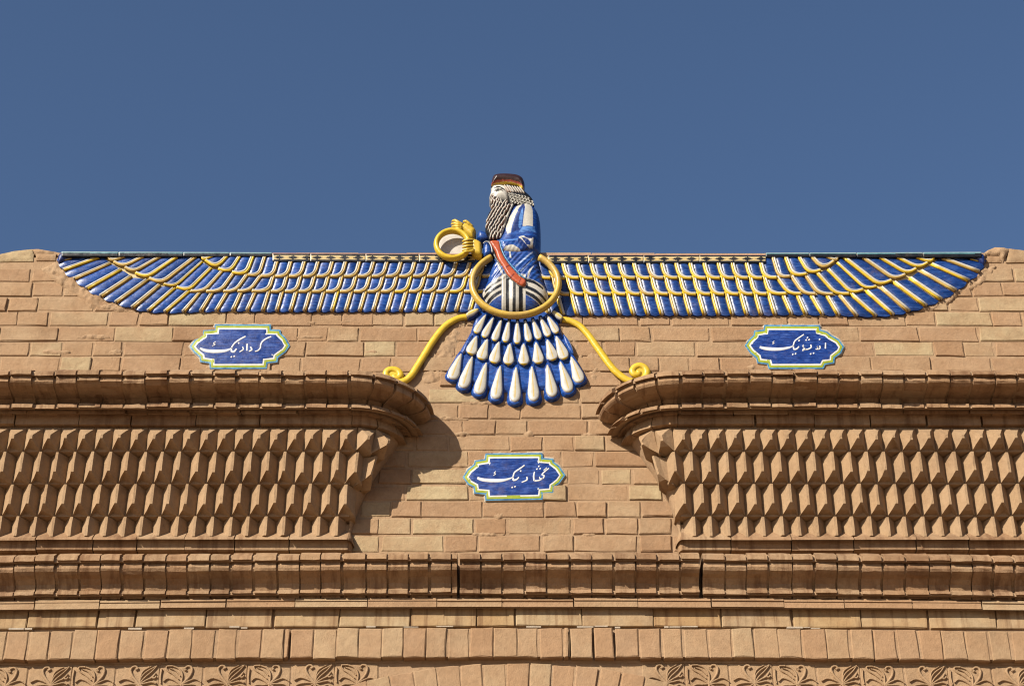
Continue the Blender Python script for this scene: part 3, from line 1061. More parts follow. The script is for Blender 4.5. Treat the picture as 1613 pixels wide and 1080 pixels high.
def wing(mirror):
    def T(p):
        if not mirror: return (p[0], p[1])
        return (882 + (745 - p[0]) * 1.0244, 402 + (p[1] - 402) * 1.055 + 1.0)
    # backing slab
    mb = MB()
    out = [(92, 402), (95, 398), (112, 396.5), (430, 398), (790, 399), (790, 489), (420, 489.5), (330, 491), (262, 491), (212, 485), (185, 477), (161, 466), (138, 454), (117, 440), (100, 426), (92, 413)]
    relief(mb, [T(p) for p in out], 0.004, 0.006, CREAM, w=2, res=6, smooth=0, Pm=0.008, back=-0.03)
    base = mb.build('wing', MAT['glaze'], emblem)
    for q in range(3):
        prev = start[q]
        P = (0.020, 0.015, 0.010)[q]
        for ri, (t1, b1) in enumerate(rows[q]):
            t0, b0 = prev
            prev = (t1, b1)
            t0, t1_, b0, b1_ = (np.array(T(p)) for p in (t0, t1, b0, b1))
            wid = np.linalg.norm(0.5 * (t0 + b0) - 0.5 * (t1_ + b1_))
            low = (q == 2)
            hgt = np.linalg.norm(0.5 * (t0 + t1_) - 0.5 * (b0 + b1_))
            cr = 0.0 if low else min(0.42, 8.0 / max(hgt, 8.0))
            jx = random.uniform(-0.02, 0.02)
            def vb(u): return 1 - cr * max(0.0, (u - 0.35) / 0.65) ** 2.2 if not low else 1.0 + 0.045 * math.sin(math.pi * min(max(u / 0.72, 0), 1)) - 0.02
            def pt(u, v):
                a = t0 + (t1_ - t0) * u; b = b0 + (b1_ - b0) * u
                return a + (b - a) * v
            mb = MB()
            nu, nv = 7, 8
            vs = []; cs = []
            ue = 0.71 + jx
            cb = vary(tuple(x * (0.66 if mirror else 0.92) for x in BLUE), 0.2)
            hb = 0.0065 + random.uniform(-0.001, 0.001)
            for j in range(nv + 1):
                for i in range(nu):
                    u = -0.03 + (ue + 0.03) * i / (nu - 1)
                    v = vb(min(u / ue * 0.86, 1)) * j / nv
                    p = pt(u, v)
                    b = M(p[0], p[1], P + 0.005)
                    s = 2 * i / (nu - 1) - 1
                    hh = hb * (1 - s * s) ** 0.5
                    if low: hh *= math.sqrt(max(0.0, 1 - max(0, (j / nv - 0.82) / 0.18) ** 2))
                    else: hh *= 1 - 0.45 * (j / nv) ** 3
                    vs.append((b.x, -(P + hh), b.z)); cs.append(cb)
            fs = []
            for j in range(nv):
                for i in range(nu - 1):
                    a = j * nu + i
                    fs.append((a, a + 1, a + nu + 1, a + nu))
            A, B, C = vs[0], vs[1], vs[nu + 1]
            if (B[0] - A[0]) * (C[2] - A[2]) - (B[2] - A[2]) * (C[0] - A[0]) < 0: fs = [tuple(reversed(f)) for f in fs]
            mb.add(vs, fs, cs, True)
            # skirts of the panel
            rim = [i for i in range(nu)] + [j * nu + nu - 1 for j in range(1, nv + 1)] + [nv * nu + i for i in range(nu - 2, -1, -1)] + [j * nu for j in range(nv - 1, 0, -1)]
            sv = [vs[i] for i in rim] + [(vs[i][0], 0.0, vs[i][2]) for i in rim]
            n = len(rim)
            mb.add(sv, [(i, i + n, (i + 1) % n + n, (i + 1) % n) for i in range(n)], vary(DBLUE), False)
            # raised rims: white inside, yellow outside
            if low:
                wp = [pt(ue + 0.07, 0.0), pt(ue + 0.07, 0.5), pt(ue + 0.06, 0.985)]
                yp = [pt(ue + 0.21, 0.0), pt(ue + 0.21, 0.5), pt(ue + 0.20, 0.97)]
            else:
                wp = [pt(ue + 0.06, v) for v in np.linspace(0, 1 - cr * 1.1, 5)]
                yp = [pt(ue + 0.20, v) for v in np.linspace(0, 1 - cr * 0.95, 5)]
                dv = 2.2 / max(hgt, 6)
                us = np.linspace(ue - 0.01, 0.02, 6)
                wp += [pt(u, vb(min(u / ue * 0.86, 1)) + 0.02) for u in us]
                yp += [pt(min(u * 1.12 + 0.02, 1), vb(min(u / ue * 0.82, 1)) + 0.02 + dv * 0.95) for u in us]
            rw = min(2.1, max(0.6, wid * 0.095))
            yellow = YEL if (random.random() < (0.75 if mirror else 0.25)) else DYEL
            wcol = vary(WHITE, 0.1); ycol = vary(yellow, 0.15)
            tube(mb, catmull(wp, 2), rw * 1.1, P + 0.0035, wcol, sides=6, flat=1.25)
            tube(mb, catmull(yp, 2), rw * 1.0, P + 0.003, ycol, sides=6, flat=1.5)
            mb.build('feather', MAT['glaze'], base)
    # border strips along the top
    def strip(x0, x1, y0, y1, kind, dy, raw=False):
        mb = MB()
        TT = T
        T_ = (lambda p: p) if raw else TT
        ol = [T_((x0, y0)), T_((x1, y0 + dy)), T_((x1, y1 + dy)), T_((x0, y1))]
        slope = (ol[1][1] - ol[0][1]) / (ol[1][0] - ol[0][0])
        def col(p, d):
            yy = p[:, 1] - (ol[0][1] + (p[:, 0] - ol[0][0]) * slope)
            h = abs(ol[3][1] - ol[0][1])
            t = yy / h
            c = np.tile(np.array(CREAM), (len(p), 1))
            if kind == 'diamond':
                ph = ((p[:, 0] - ol[0][0]) / 21.5) % 1.0 - 0.5
                c[:] = DYEL
                c[np.abs(t - 0.42) < 0.10] = CREAM
                c[np.abs(t - 0.70) < 0.09] = CREAM
                c[np.abs(ph) * 2.3 + np.abs(t - 0.56) * 4.0 < 0.95] = BLACK
                c[t < 0.33] = BLACK
                c[t < 0.07] = PINKISH
                c[t > 0.78] = BLACK
            else:
                c[:] = BLACK
                c[t < 0.36] = TEAL
                c[t < 0.16] = (0.22, 0.27, 0.26)
            return c
        relief(mb, ol, 0.0305, 0.0012, col, w=0.7, res=0.9, smooth=0, Pm=0.031, back=-0.02)
        mb.build('border_tile', MAT['glaze'], base)
    for x0, x1 in ((97, 186), (187, 288), (289, 361), (362, 428)):
        strip(x0, x1, 396.0 + (x0 - 97) * 0.004, 403.0, 'plain', (x1 - x0) * 0.004)
    if mirror:
        for x0, x1 in ((864, 925), (926.5, 1013), (1014, 1101), (1102, 1206)):
            strip(x0, x1, 400.6, 414.2 - (x0 - 864) * 0.003, 'diamond', -0.2, True)
    else:
      for x0, x1 in ((429.5, 488), (489, 575), (576, 659), (660, 748)):
        strip(x0, x1, 398.2 + (x0 - 430) * 0.004, 411.0 + (x0 - 430) * 0.006, 'diamond', (x1 - x0) * 0.005)
    # smooth tip of the wing
    mb = MB()
    relief(mb, [T(p) for p in ((91, 404), (94, 399), (102, 397.5), (112, 399), (108, 404), (98, 412), (92, 414))], 0.012, 0.014, DBLUE, res=1.5, Pm=0.018)
    mb.build('wing_tip', MAT['glaze'], base)
    return base
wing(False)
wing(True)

# ---- tail: three tiers of drop-shaped feathers
K5 = crop(680, 420, 4.696)
tb = MB()
relief(tb, K5([(360, 330), (640, 345), (890, 335), (960, 480), (1040, 640), (1120, 800), (1080, 800), (1020, 820), (960, 860), (880, 890), (760, 915), (620, 925), (480, 915), (350, 880), (240, 830), (170, 790), (150, 760), (210, 620), (290, 480)]), 0.004, 0.012, BLUE, w=5, res=3, smooth=3)
tail = tb.build('tail', MAT['glaze'], emblem)
def drop(p0, p1, w, P0, H, tier):
    a, b = K5([p0, p1])
    mb = MB()
    wide = lambda t: (0.34 + 0.66 * t ** 0.8) * math.sqrt(max(0.0, 1 - max(0.0, (t - 0.80) / 0.20) ** 2)) if t < 1 else 0.0
    blue = vary(BLUE, 0.2)
    leaf(mb, a, np.array(b) + (np.array(b) - np.array(a)) * (0.085 if tier == 2 else 0.03), w * (1.42 if tier == 2 else 1.25 if tier == 1 else 1.45), P0, H * 0.8, lambda t, u: blue, wide, 14, 9, back=0.0, tip=True)
    drp = lambda t: (0.13 + 0.87 * min(1, t / 0.70) ** 0.8) * math.sqrt(max(0.0, 1 - max(0.0, (t - 0.74) / 0.26) ** 2.4)) if t < 1 else 0.0
    def cf(t, u):
        if tier < 2 and t > 0.945: return YEL
        if abs(u) < 0.14 and 0.2 < t < 0.88: return (0.42, 0.29, 0.05)
        return WHITE
    leaf(mb, np.array(a) + (np.array(b) - np.array(a)) * 0.05, b, w, P0 + H * 0.45, H * 0.75, cf, drp, 18, 13, back=0.002, tip=True)
    mb.build('tail_feather', MAT['glaze'], tail)
TA = [((405, 345), (322, 490)), ((462, 365), (383, 522)), ((520, 380), (460, 548)), ((575, 385), (542, 558)), ((635, 387), (632, 570)), ((690, 387), (722, 553)), ((745, 377), (797, 537)), ((800, 362), (868, 515)), ((850, 350), (930, 490))]
TB = [((335, 505), (283, 645)), ((415, 525), (360, 685)), ((500, 545), (455, 712)), ((580, 560), (565, 722)), ((680, 560), (682, 724)), ((770, 550), (795, 715)), ((852, 530), (905, 690)), ((918, 505), (988, 682))]
TC = [((222, 632), (145, 832)), ((305, 650), (228, 897)), ((408, 695), (343, 942)), ((510, 720), (470, 978)), ((625, 728), (614, 1000)), ((740, 722), (757, 994)), ((853, 712), (897, 962)), ((948, 690), (1020, 928)), ((1028, 655), (1102, 856))]
for a, b in TC: drop(a, b, 10.5, 0.012, 0.015, 2)
for a, b in TB: drop(a, b, 10.0, 0.022, 0.011, 1)
for a, b in TA: drop(a, b, 6.8, 0.029, 0.009, 0)
for a, b, w in (((300, 500), (228, 640), 4.5), ((975, 500), (1050, 650), 5.5)):
    mb = MB(); q = K5([a, b]); leaf(mb, q[0], q[1], w, 0.018, 0.010, lambda t, u: BLUE if u > -0.4 else WHITE, None, 8, 7, back=0.0); mb.build('tail_feather', MAT['glaze'], tail)

# ---- ring round the waist
def ellipse(cx, cy, rx, ry, n=72, a0=0.0, a1=2 * math.pi):
    return [(cx + rx * math.cos(a0 + (a1 - a0) * i / n), cy + ry * math.sin(a0 + (a1 - a0) * i / n)) for i in range(n + 1)]
mb = MB()
tube(mb, ellipse(811.7, 447, 68.0, 50.0, 72, math.radians(-56), math.radians(236)), 5.3, 0.050, lambda t, a: DYEL if (math.sin(t * 40) * 0.5 + math.sin(t * 17)) > 0.4 else (0.43, 0.28, 0.045), sides=14, flat=1.35)
mb.build('waist_ring', MAT['glaze'], emblem)

# ---- the two ribbons that curl at their ends
def ribbon(cl, rad, flip):
    mb = MB()
    path = catmull(cl, 5)
    tube(mb, path, [r_ * 1.1 for r_ in rad], [0.010, 0.012, 0.014, 0.014, 0.014, 0.015], YEL, sides=14, flat=0.8)
    e = path[-45:].mean(axis=0)
    relief(mb, [(e[0] + 10.5 * math.cos(k * 0.5236), e[1] + 9.5 * math.sin(k * 0.5236)) for k in range(12)], 0.008, 0.0105, YEL, w=4, res=1.5, smooth=2)
    return mb.build('ribbon', MAT['glaze'], emblem)
K7 = crop(590, 480, 7.71)
ribL = ribbon(K7([(1125, 148), (1080, 150), (1000, 170), (890, 232), (800, 320), (700, 455), (610, 600), (520, 745), (440, 865), (350, 928), (240, 938), (160, 895), (140, 835), (170, 795), (228, 786), (285, 806), (312, 850), (290, 885), (250, 885), (232, 862)]), [4.6, 4.8, 5.0, 5.1, 5.1, 5.1, 5.0, 4.9, 4.6], False)
K8 = crop(870, 480, 7.71)
ribR = ribbon(K8([(120, 180), (170, 185), (250, 210), (340, 262), (440, 370), (540, 510), (640, 650), (740, 780), (840, 868), (940, 925), (1045, 925), (1125, 880), (1150, 815), (1115, 760), (1055, 740), (995, 765), (972, 810), (1000, 846), (1040, 842), (1052, 815)]), [4.6, 4.8, 5.0, 5.1, 5.1, 5.1, 5.0, 4.9, 4.6], True)
for flip, base, tip in ((0, (1262, 55), (1120, 128)), (1, (5, 82), (120, 165))):
    K = K7 if not flip else K8
    q = K([base, tip])
    mb = MB()
    nx = 1 if flip else -1
    leaf(mb, (q[0][0], q[0][1] + 4), (q[1][0] + nx * 0, q[1][1] + 2), 5.6, 0.012, 0.016, lambda t, u: DBLUE, lambda t: 0.55 + 0.45 * math.sin(math.pi * t) ** 0.6, 8, 7, back=0.0)
    leaf(mb, q[0], q[1], 5.2, 0.022, 0.012, lambda t, u: (0.43, 0.33, 0.09) if abs(u) < 0.34 else WHITE, lambda t: 0.25 + 0.75 * math.sin(math.pi * (0.15 + 0.8 * (1 - t))) ** 0.8, 8, 9, back=0.0)
    mb.build('lotus_bud', MAT['glaze'], emblem)

# ---- the robed figure
KH = crop(740, 260, 7.714)
KR = crop(730, 390, 9.0)
KM = crop(670, 330, 10.8)
# torso and skirt
torso = KH([(505, 505), (560, 478), (640, 452), (705, 447), (765, 480), (812, 535), (843, 610), (858, 710), (863, 850), (862, 1000)]) + KR([(1086, 80), (1050, 120), (1075, 250), (1130, 430), (1215, 690), (1100, 830), (960, 905), (700, 930), (480, 900), (350, 810), (255, 650), (330, 480), (395, 230), (425, 110), (430, 30)]) + KH([(250, 930), (330, 880), (380, 780), (430, 650), (470, 560)])
BW = lambda pts: KR(pts)
shapes = [
    (KH([(690, 450), (740, 490), (763, 580), (768, 700), (765, 790), (700, 800), (640, 795), (655, 660), (672, 560), (655, 470)]), WHITE),
    (KH([(640, 455), (600, 478), (550, 560), (490, 650), (445, 740), (438, 820), (460, 885), (500, 870), (512, 780), (556, 660), (600, 560), (650, 490)]), WHITE),
    (KH([(655, 480), (668, 520), (655, 640), (630, 760), (600, 840), (560, 850), (515, 870), (530, 760), (580, 640), (620, 540)]), DBLUE),
    (KH([(640, 560), (650, 640), (632, 760), (610, 820), (590, 800), (600, 680)]), LBLUE),
    (KH([(590, 870), (640, 800), (690, 790), (790, 785), (800, 850), (700, 855), (640, 870)]), LBLUE),
    (KR([(560, 440), (330, 545), (258, 650), (345, 795), (560, 700)]), WHITE),
    (KR([(300, 615), (430, 535), (560, 465), (560, 505), (430, 575), (310, 655)]), BLACK),
    (KR([(280, 690), (430, 608), (560, 543), (560, 585), (430, 652), (300, 727)]), BLACK),
    (KR([(310, 762), (430, 690), (560, 628), (560, 670), (430, 742), (340, 792)]), BLACK),
    (KR([(870, 470), (1130, 550), (1225, 700), (1110, 815), (860, 690)]), WHITE),
    (KR([(880, 478), (1000, 515), (1130, 585), (1130, 615), (1000, 557), (880, 527)]), BLACK),
    (KR([(870, 568), (1000, 620), (1190, 735), (1165, 750), (1000, 670), (870, 612)]), BLACK),
    (KR([(860, 643), (1000, 700), (1145, 790), (1115, 805), (990, 747), (860, 687)]), BLACK),
    (KR([(540, 430), (880, 430), (880, 930), (540, 930)]), WHITE),
    (KR([(605, 440), (648, 440), (648, 930), (598, 930)]), BLACK),
    (KR([(700, 500), (740, 510), (742, 930), (694, 930)]), BLACK),
    (KR([(785, 530), (838, 530), (845, 930), (785, 930)]), BLACK),
    (KR([(470, 240), (510, 300), (570, 430), (560, 450), (500, 360)]), WHITE),
    (KR([(1000, 290), (960, 380), (915, 480), (900, 460), (930, 370)]), WHITE),
    (KR([(640, 75), (662, 75), (680, 215), (655, 200)]), WHITE),
    (KR([(720, 320), (880, 190), (980, 90), (985, 105), (890, 215), (740, 335)]), (0.30, 0.36, 0.48)),
    (KR([(800, 390), (930, 250), (985, 180), (985, 198), (930, 275), (815, 400)]), (0.30, 0.36, 0.48)),
    (KR([(700, 230), (830, 120), (840, 130), (715, 245)]), DBLUE),
    (KR([(680, 190), (780, 90), (790, 100), (690, 205)]), DBLUE),
    (KR([(840, 330), (950, 220), (960, 230), (850, 345)]), DBLUE),
]
def torso_h(p, d):
    # folds: shallow ridges on the gathered cloth and the skirt's fluting
    x, y = p[:, 0], p[:, 1]
    h = np.zeros(len(p))
    low = np.clip((y - 400) / 12.0, 0, 1)
    h += low * 0.0010 * np.sin((x + (y - 400) * 0.9) * 0.75) * (y < 446)
    mid = (x > 792) & (x < 826) & (y > 440)
    h += mid * 0.006 * np.cos((x - 812) / 14.0 * math.pi * 0.5) ** 2
    h -= np.clip((y - 430) / 60.0, 0, 1) * 0.016
    return h * np.clip(d / 3, 0, 1)
mb = MB()
relief(mb, torso, 0.012, 0.052, paint(BLUE, shapes), w=22, res=0.7, hf=torso_h, back=-0.05, smooth=3, Pm=0.035, close=True, edge=BLUE)
robe = mb.build('robe', MAT['glaze'], emblem)
# sleeve with the bent forearm
sl = KH([(600, 850), (680, 835), (760, 830), (800, 870), (800, 960), (760, 1010), (650, 1060), (520, 1065), (420, 1050), (385, 1040), (360, 960), (345, 915), (430, 895), (520, 885)])
sl_sh = [(KH([(410, 1030), (440, 1000), (520, 985), (600, 1030), (620, 1055), (420, 1055)]), WHITE),
         (KH([(590, 890), (650, 868), (775, 900), (765, 1000), (720, 1015), (600, 910)]), WHITE),
         (KH([(650, 880), (700, 868), (768, 885), (755, 915), (700, 910)]), DBLUE),
         (KH([(625, 895), (690, 910), (738, 950), (735, 985), (690, 985)]), DBLUE),
         (KH([(585, 910), (620, 915), (700, 1000), (700, 1040), (640, 1020), (585, 960)]), DBLUE),
         (KH([(370, 920), (580, 905), (580, 950), (500, 960), (390, 1000)]), LBLUE),
         (KH([(390, 945), (575, 930), (575, 975), (480, 975), (405, 1005)]), BLUE)]
mb = MB()
relief(mb, sl, 0.050, 0.026, paint(BLUE, sl_sh), w=9, res=0.7, back=0.0, smooth=3, hf=lambda p, d: 0.0005 * np.sin(p[:, 0] * 0.9 + p[:, 1] * 0.6) * np.clip(d / 3, 0, 1))
mb.build('sleeve', MAT['glaze'], robe)
# collar edge between beard and robe
mb = MB()
tube(mb, catmull(KH([(520, 480), (480, 560), (440, 660), (405, 770), (365, 885)]), 4), 2.0, 0.052, WHITE, sides=8, flat=1.2)
tube(mb, catmull(KH([(505, 470), (490, 520), (470, 570)]), 4), 2.2, 0.050, MAROON, sides=8, flat=1.2)
mb.build('collar', MAT['glaze'], robe)
# sash
mb = MB()
sash = [(771, 379.5), (786, 379.0)] + KR([(530, 0), (570, 110), (640, 220), (720, 310), (800, 400), (870, 440), (890, 490), (850, 540), (780, 518), (640, 405), (560, 275), (490, 165), (455, 60), (420, 0)])
lines = [KR([(590, 280), (655, 245), (665, 262), (600, 302)]), KR([(655, 425), (712, 372), (728, 384), (668, 442)]), KR([(775, 505), (808, 440), (824, 446), (792, 515)]), KR([(455, 45), (545, 45), (548, 55), (458, 55)])]
relief(mb, sash, 0.062, 0.010, paint(RED, [(l, (0.14, 0.02, 0.01)) for l in lines]), w=4, res=0.8, back=0.03, smooth=3)
tube(mb, catmull([(787, 379)] + KR([(535, 0), (580, 110), (650, 215), (735, 310), (815, 395), (880, 440)]), 4), 1.3, 0.066, TURQ, sides=8)
tube(mb, catmull([(770, 380)] + KR([(410, 0), (430, 80), (470, 165), (545, 275), (625, 400), (765, 530), (850, 550)]), 4), 1.7, 0.060, (0.06, 0.065, 0.06), sides=8)
mb.build('sash', MAT['glaze'], robe)
# cuffs
mb = MB()
relief(mb, KM([(985, 600), (1010, 560), (1080, 550), (1130, 640), (1140, 740), (1090, 785), (990, 780)]), 0.046, 0.020, BLUE, res=1.0, back=0.0)
tube(mb, catmull(KM([(985, 575), (1030, 545), (1085, 560), (1125, 640), (1140, 730)]), 4), 1.1, 0.068, (0.3, 0.3, 0.3), sides=6)
mb.build('cuff', MAT['glaze'], robe)
mb = MB()
relief(mb, KM([(880, 470), (890, 380), (930, 350), (1010, 370), (1080, 430), (1100, 500), (1010, 530), (930, 520)]), 0.010, 0.024, LBLUE if False else BLUE, res=1.0, back=-0.03, close=True)
mb.build('cuff', MAT['glaze'], robe)

# head: face, hat, hair, beard
mb = MB()
face = KH([(264, 238), (264, 280), (255, 315), (246, 345), (238, 375), (248, 388), (262, 392), (264, 430), (300, 450), (400, 450), (480, 440), (490, 340), (470, 262), (380, 228)])
def face_h(p, d):
    e = np.array(KH([(345, 308)])[0]); c = np.array(KH([(385, 365)])[0]); n = np.array(KH([(262, 355)])[0])
    q = lambda o, sx, sy: np.exp(-((p[:, 0] - o[0]) / sx) ** 2 - ((p[:, 1] - o[1]) / sy) ** 2)
    return 0.003 * q(c, 8, 6) - 0.006 * q(e, 6, 3.2) + 0.004 * q(n, 3.5, 4)
relief(mb, face, 0.012, 0.036, (0.45, 0.425, 0.37), w=12, res=0.8, hf=face_h, back=-0.04, smooth=3, close=True)
eye = KH([(305, 312), (325, 295), (355, 290), (395, 308), (360, 322), (325, 322)])
relief(mb, eye, 0.048, 0.003, paint((0.40, 0.38, 0.32), [(KH([(325, 292), (362, 292), (360, 322), (325, 322)]), (0.10, 0.10, 0.09))]), w=3, res=0.5, back=0.02, smooth=3)
tube(mb, catmull(KH([(300, 312), (325, 294), (355, 288), (400, 308)]), 4), 0.6, 0.053, (0.05, 0.045, 0.035), sides=6)
tube(mb, catmull(KH([(295, 282), (330, 266), (375, 270), (425, 298)]), 4), [0.6, 1.2, 1.1, 0.5], 0.052, BLACK, sides=6)
leaf(mb, KH([(262, 378)])[0], KH([(290, 372)])[0], 1.0, 0.043, 0.003, lambda t, u: (0.16, 0.06, 0.03))
head = mb.build('head', MAT['glaze'], emblem)
mb = MB()
hat = KH([(262, 228), (266, 190), (271, 150), (288, 112), (330, 95), (400, 89), (500, 92), (580, 105), (638, 138), (662, 190), (666, 232), (652, 285), (622, 284), (592, 246), (500, 228), (400, 216), (330, 218)])
def band(off0, off1):
    up = [(262, 212), (330, 192), (400, 186), (500, 192), (590, 214), (660, 262)]
    return KH([(x, y + off0) for x, y in up] + [(x, y + off1) for x, y in reversed(up)])
relief(mb, hat, 0.034, 0.030, paint(MAROON, [(band(1, 13), (0.24, 0.045, 0.028)), (band(13, 17), (0.32, 0.15, 0.11)), (band(17, 55), YEL)]), w=13, res=0.8, back=-0.05, smooth=3, close=True, edge=MAROON)
mb.build('hat', MAT['glaze'], head)
mb = MB()
hair = KH([(405, 232), (470, 228), (540, 238), (600, 250), (640, 280), (690, 325), (740, 372), (772, 420), (782, 482), (755, 470), (700, 448), (640, 455), (580, 475), (520, 520), (470, 500), (455, 440), (462, 350), (440, 300)])
relief(mb, hair, 0.014, 0.034, BLACK, w=9, res=1.2, back=-0.045, smooth=3, close=True)
for i in range(7):
    x = 418 + i * 31
    q = KH([(x, 238 + i * 4), (x + 62, 322 + i * 3)])
    leaf(mb, q[0], q[1], 1.35, 0.0485, 0.006, lambda t, u: PINKISH if abs(u) > 0.5 else WHITE, lambda t: 0.75 if 0.05 < t < 0.95 else 0.3, 6, 5)
for r_ in range(4):
    for i in range(8):
        cx_ = 478 + i * 38 + r_ * 10; cy_ = 350 + r_ * 32 + i * 8 + (8 if i > 5 else 0)
        if cx_ > 770 - (40 if r_ == 0 else 0) or (r_ == 3 and i > 3): continue
        q = KH([(cx_ + 14 * math.cos(a), cy_ + 11 * math.sin(a)) for a in np.linspace(-2.6, 2.2, 9)])
        tube(mb, q, 0.85, 0.0495 - 0.0022 * max(0, i - 4), vary(WHITE, 0.12), sides=6)
mb.build('hair', MAT['glaze'], head)
mb = MB()
beard = KH([(252, 392), (256, 440), (260, 500), (240, 550), (214, 605), (200, 680), (188, 760), (196, 805), (222, 850), (232, 905), (300, 912), (350, 888), (378, 830), (402, 750), (430, 660), (470, 560), (500, 490), (478, 430), (430, 410), (390, 415), (340, 380), (295, 366), (262, 374)])
relief(mb, beard, 0.040, 0.022, BLACK, w=10, res=1.1, back=-0.035, smooth=3, close=True)
bp = np.array(beard)
row = 0
bc = catmull(beard, 3, True)
for y in np.arange(400, 900, 33):
    row += 1
    for x in np.arange(190 + (row % 2) * 20, 500, 40):
        x = x + random.uniform(-6, 6); yy = y + random.uniform(-7, 7)
        sl_ = random.uniform(10, 17) if y < 760 else random.uniform(3, 9)
        if y < 480: sl_ = random.uniform(4, 18)
        ln = random.uniform(18, 25)
        qa, qb, qm = (KH([p])[0] for p in ((x + sl_, yy - ln), (x - sl_, yy + ln), (x, yy)))
        if not inside(np.array([qa, qb, qm]), bc).all(): continue
        w_ = vary(WHITE, 0.15); pk = vary(PINKISH, 0.25)
        leaf(mb, qa, qb, random.uniform(1.5, 2.0), 0.0580, 0.008, lambda t, u: pk if u < -0.45 else w_, lambda t: 0.45 + 0.55 * math.sin(math.pi * t) ** 0.6, 5, 5, bend=random.uniform(-0.2, 0.8))
for i in range(5):
    q = KH([(270 + i * 26, 378 + i * 5), (262 + i * 36, 440 + i * 12)])
    leaf(mb, q[0], q[1], 1.25, 0.058, 0.006, lambda t, u: PINKISH if u < 0 else WHITE, None, 6, 5, bend=0.8)
mb.build('beard', MAT['glaze'], head)

# hands and the ring they hold
mb = MB()
tube(mb, ellipse(712.9, 385.2, 25.6, 21.6, 56), 4.5, 0.056, YEL, sides=14, flat=1.5)
ring = mb.build('hand_ring', MAT['glaze'], emblem)
mb = MB()
relief(mb, ellipse(713.5, 387.0, 24.5, 20.5, 36)[:-1], 0.018, 0.003, (0.42, 0.385, 0.34), w=2, res=3, smooth=0, back=-0.04, close=True)
mb.build('backing_disc', MAT['glaze'], ring)
HY = (0.45, 0.30, 0.03)
LINE = (0.10, 0.06, 0.015)
mb = MB()
relief(mb, KM([(800, 495), (870, 505), (955, 560), (965, 640), (962, 770), (880, 780), (800, 735), (770, 620), (775, 520)]), 0.046, 0.024, HY, w=6, res=1.0, back=0.0, close=True)
for i in range(4):
    y = 518 + i * 50
    q = KM([(815, y + i * 2 - 4), (720, y - 2 + i * 3), (650, y + 12 + i * 3), (638, y + 26 + i * 2)])
    tube(mb, catmull(q, 4), [2.3, 2.5, 2.3, 1.6], [0.066, 0.076, 0.070, 0.054], HY, sides=10)
q = KM([(850, 640), (800, 700), (740, 712), (668, 716), (640, 728)])
tube(mb, catmull(q, 4), [2.8, 2.6, 2.3, 1.5], [0.060, 0.070, 0.074, 0.066], vary(HY, 0.05), sides=10)
for i in range(3):
    q = KM([(690, 522 + i * 51), (800, 516 + i * 52)])
    tube(mb, q, 0.45, 0.0815, LINE, sides=5)
mb.build('hand', MAT['glaze'], emblem)
mb = MB()
relief(mb, KM([(610, 250), (680, 215), (760, 240), (860, 335), (840, 420), (815, 485), (740, 455), (640, 375), (560, 345), (570, 290)]), 0.014, 0.026, HY, w=7, res=1.0, back=-0.03, close=True)
fing = [[(640, 260), (560, 220), (500, 185), (450, 200)], [(630, 285), (560, 255), (490, 235), (440, 245)], [(620, 310), (560, 292), (500, 282), (450, 285)], [(620, 340), (570, 330), (510, 322), (470, 318)]]
for i, fpts in enumerate(fing):
    tube(mb, catmull(KM(fpts), 4), [2.6, 2.7, 2.5, 1.9], [0.034, 0.040, 0.036, 0.024], vary(HY, 0.05), sides=10)
tube(mb, catmull(KM([(800, 300), (740, 240), (690, 200), (640, 205)]), 4), [3.0, 2.8, 2.4, 1.7], [0.030, 0.038, 0.040, 0.034], HY, sides=10)
for a, b in (((640, 240), (700, 285)), ((600, 270), (640, 300)), ((530, 205), (510, 330)), ((590, 240), (560, 330)), ((690, 225), (745, 275))):
    tube(mb, KM([a, b]), 0.45, 0.0385, LINE, sides=5)
mb.build('hand', MAT['glaze'], emblem)

# ------------------------------------------------------------------ the three cartouche tiles
def inset(poly, d):
    p = np.array(poly, float)
    if sum(p[i - 1][0] * p[i][1] - p[i][0] * p[i - 1][1] for i in range(len(p))) < 0: p = p[::-1]
    out = []
    n = len(p)
    for i in range(n):
        a, b, c = p[i - 1], p[i], p[(i + 1) % n]
        e0 = (b - a) / np.linalg.norm(b - a); e1 = (c - b) / np.linalg.norm(c - b)
        n0 = np.array([-e0[1], e0[0]]); n1 = np.array([-e1[1], e1[0]])
        m = n0 + n1
        m = m / max((m @ n0), 0.35) if abs(m @ n0) > 1e-6 else n0
        out.append(b + m * d)
    return out
def plate(poly, P, col, mat, name, parent, res=6, edge=None):
    mb = MB()
    relief(mb, poly, P - 0.0015, 0.0015, col, w=1.0, res=res, smooth=0, Pm=P, back=0.0, edge=edge)
    return mb.build(name, mat, parent)

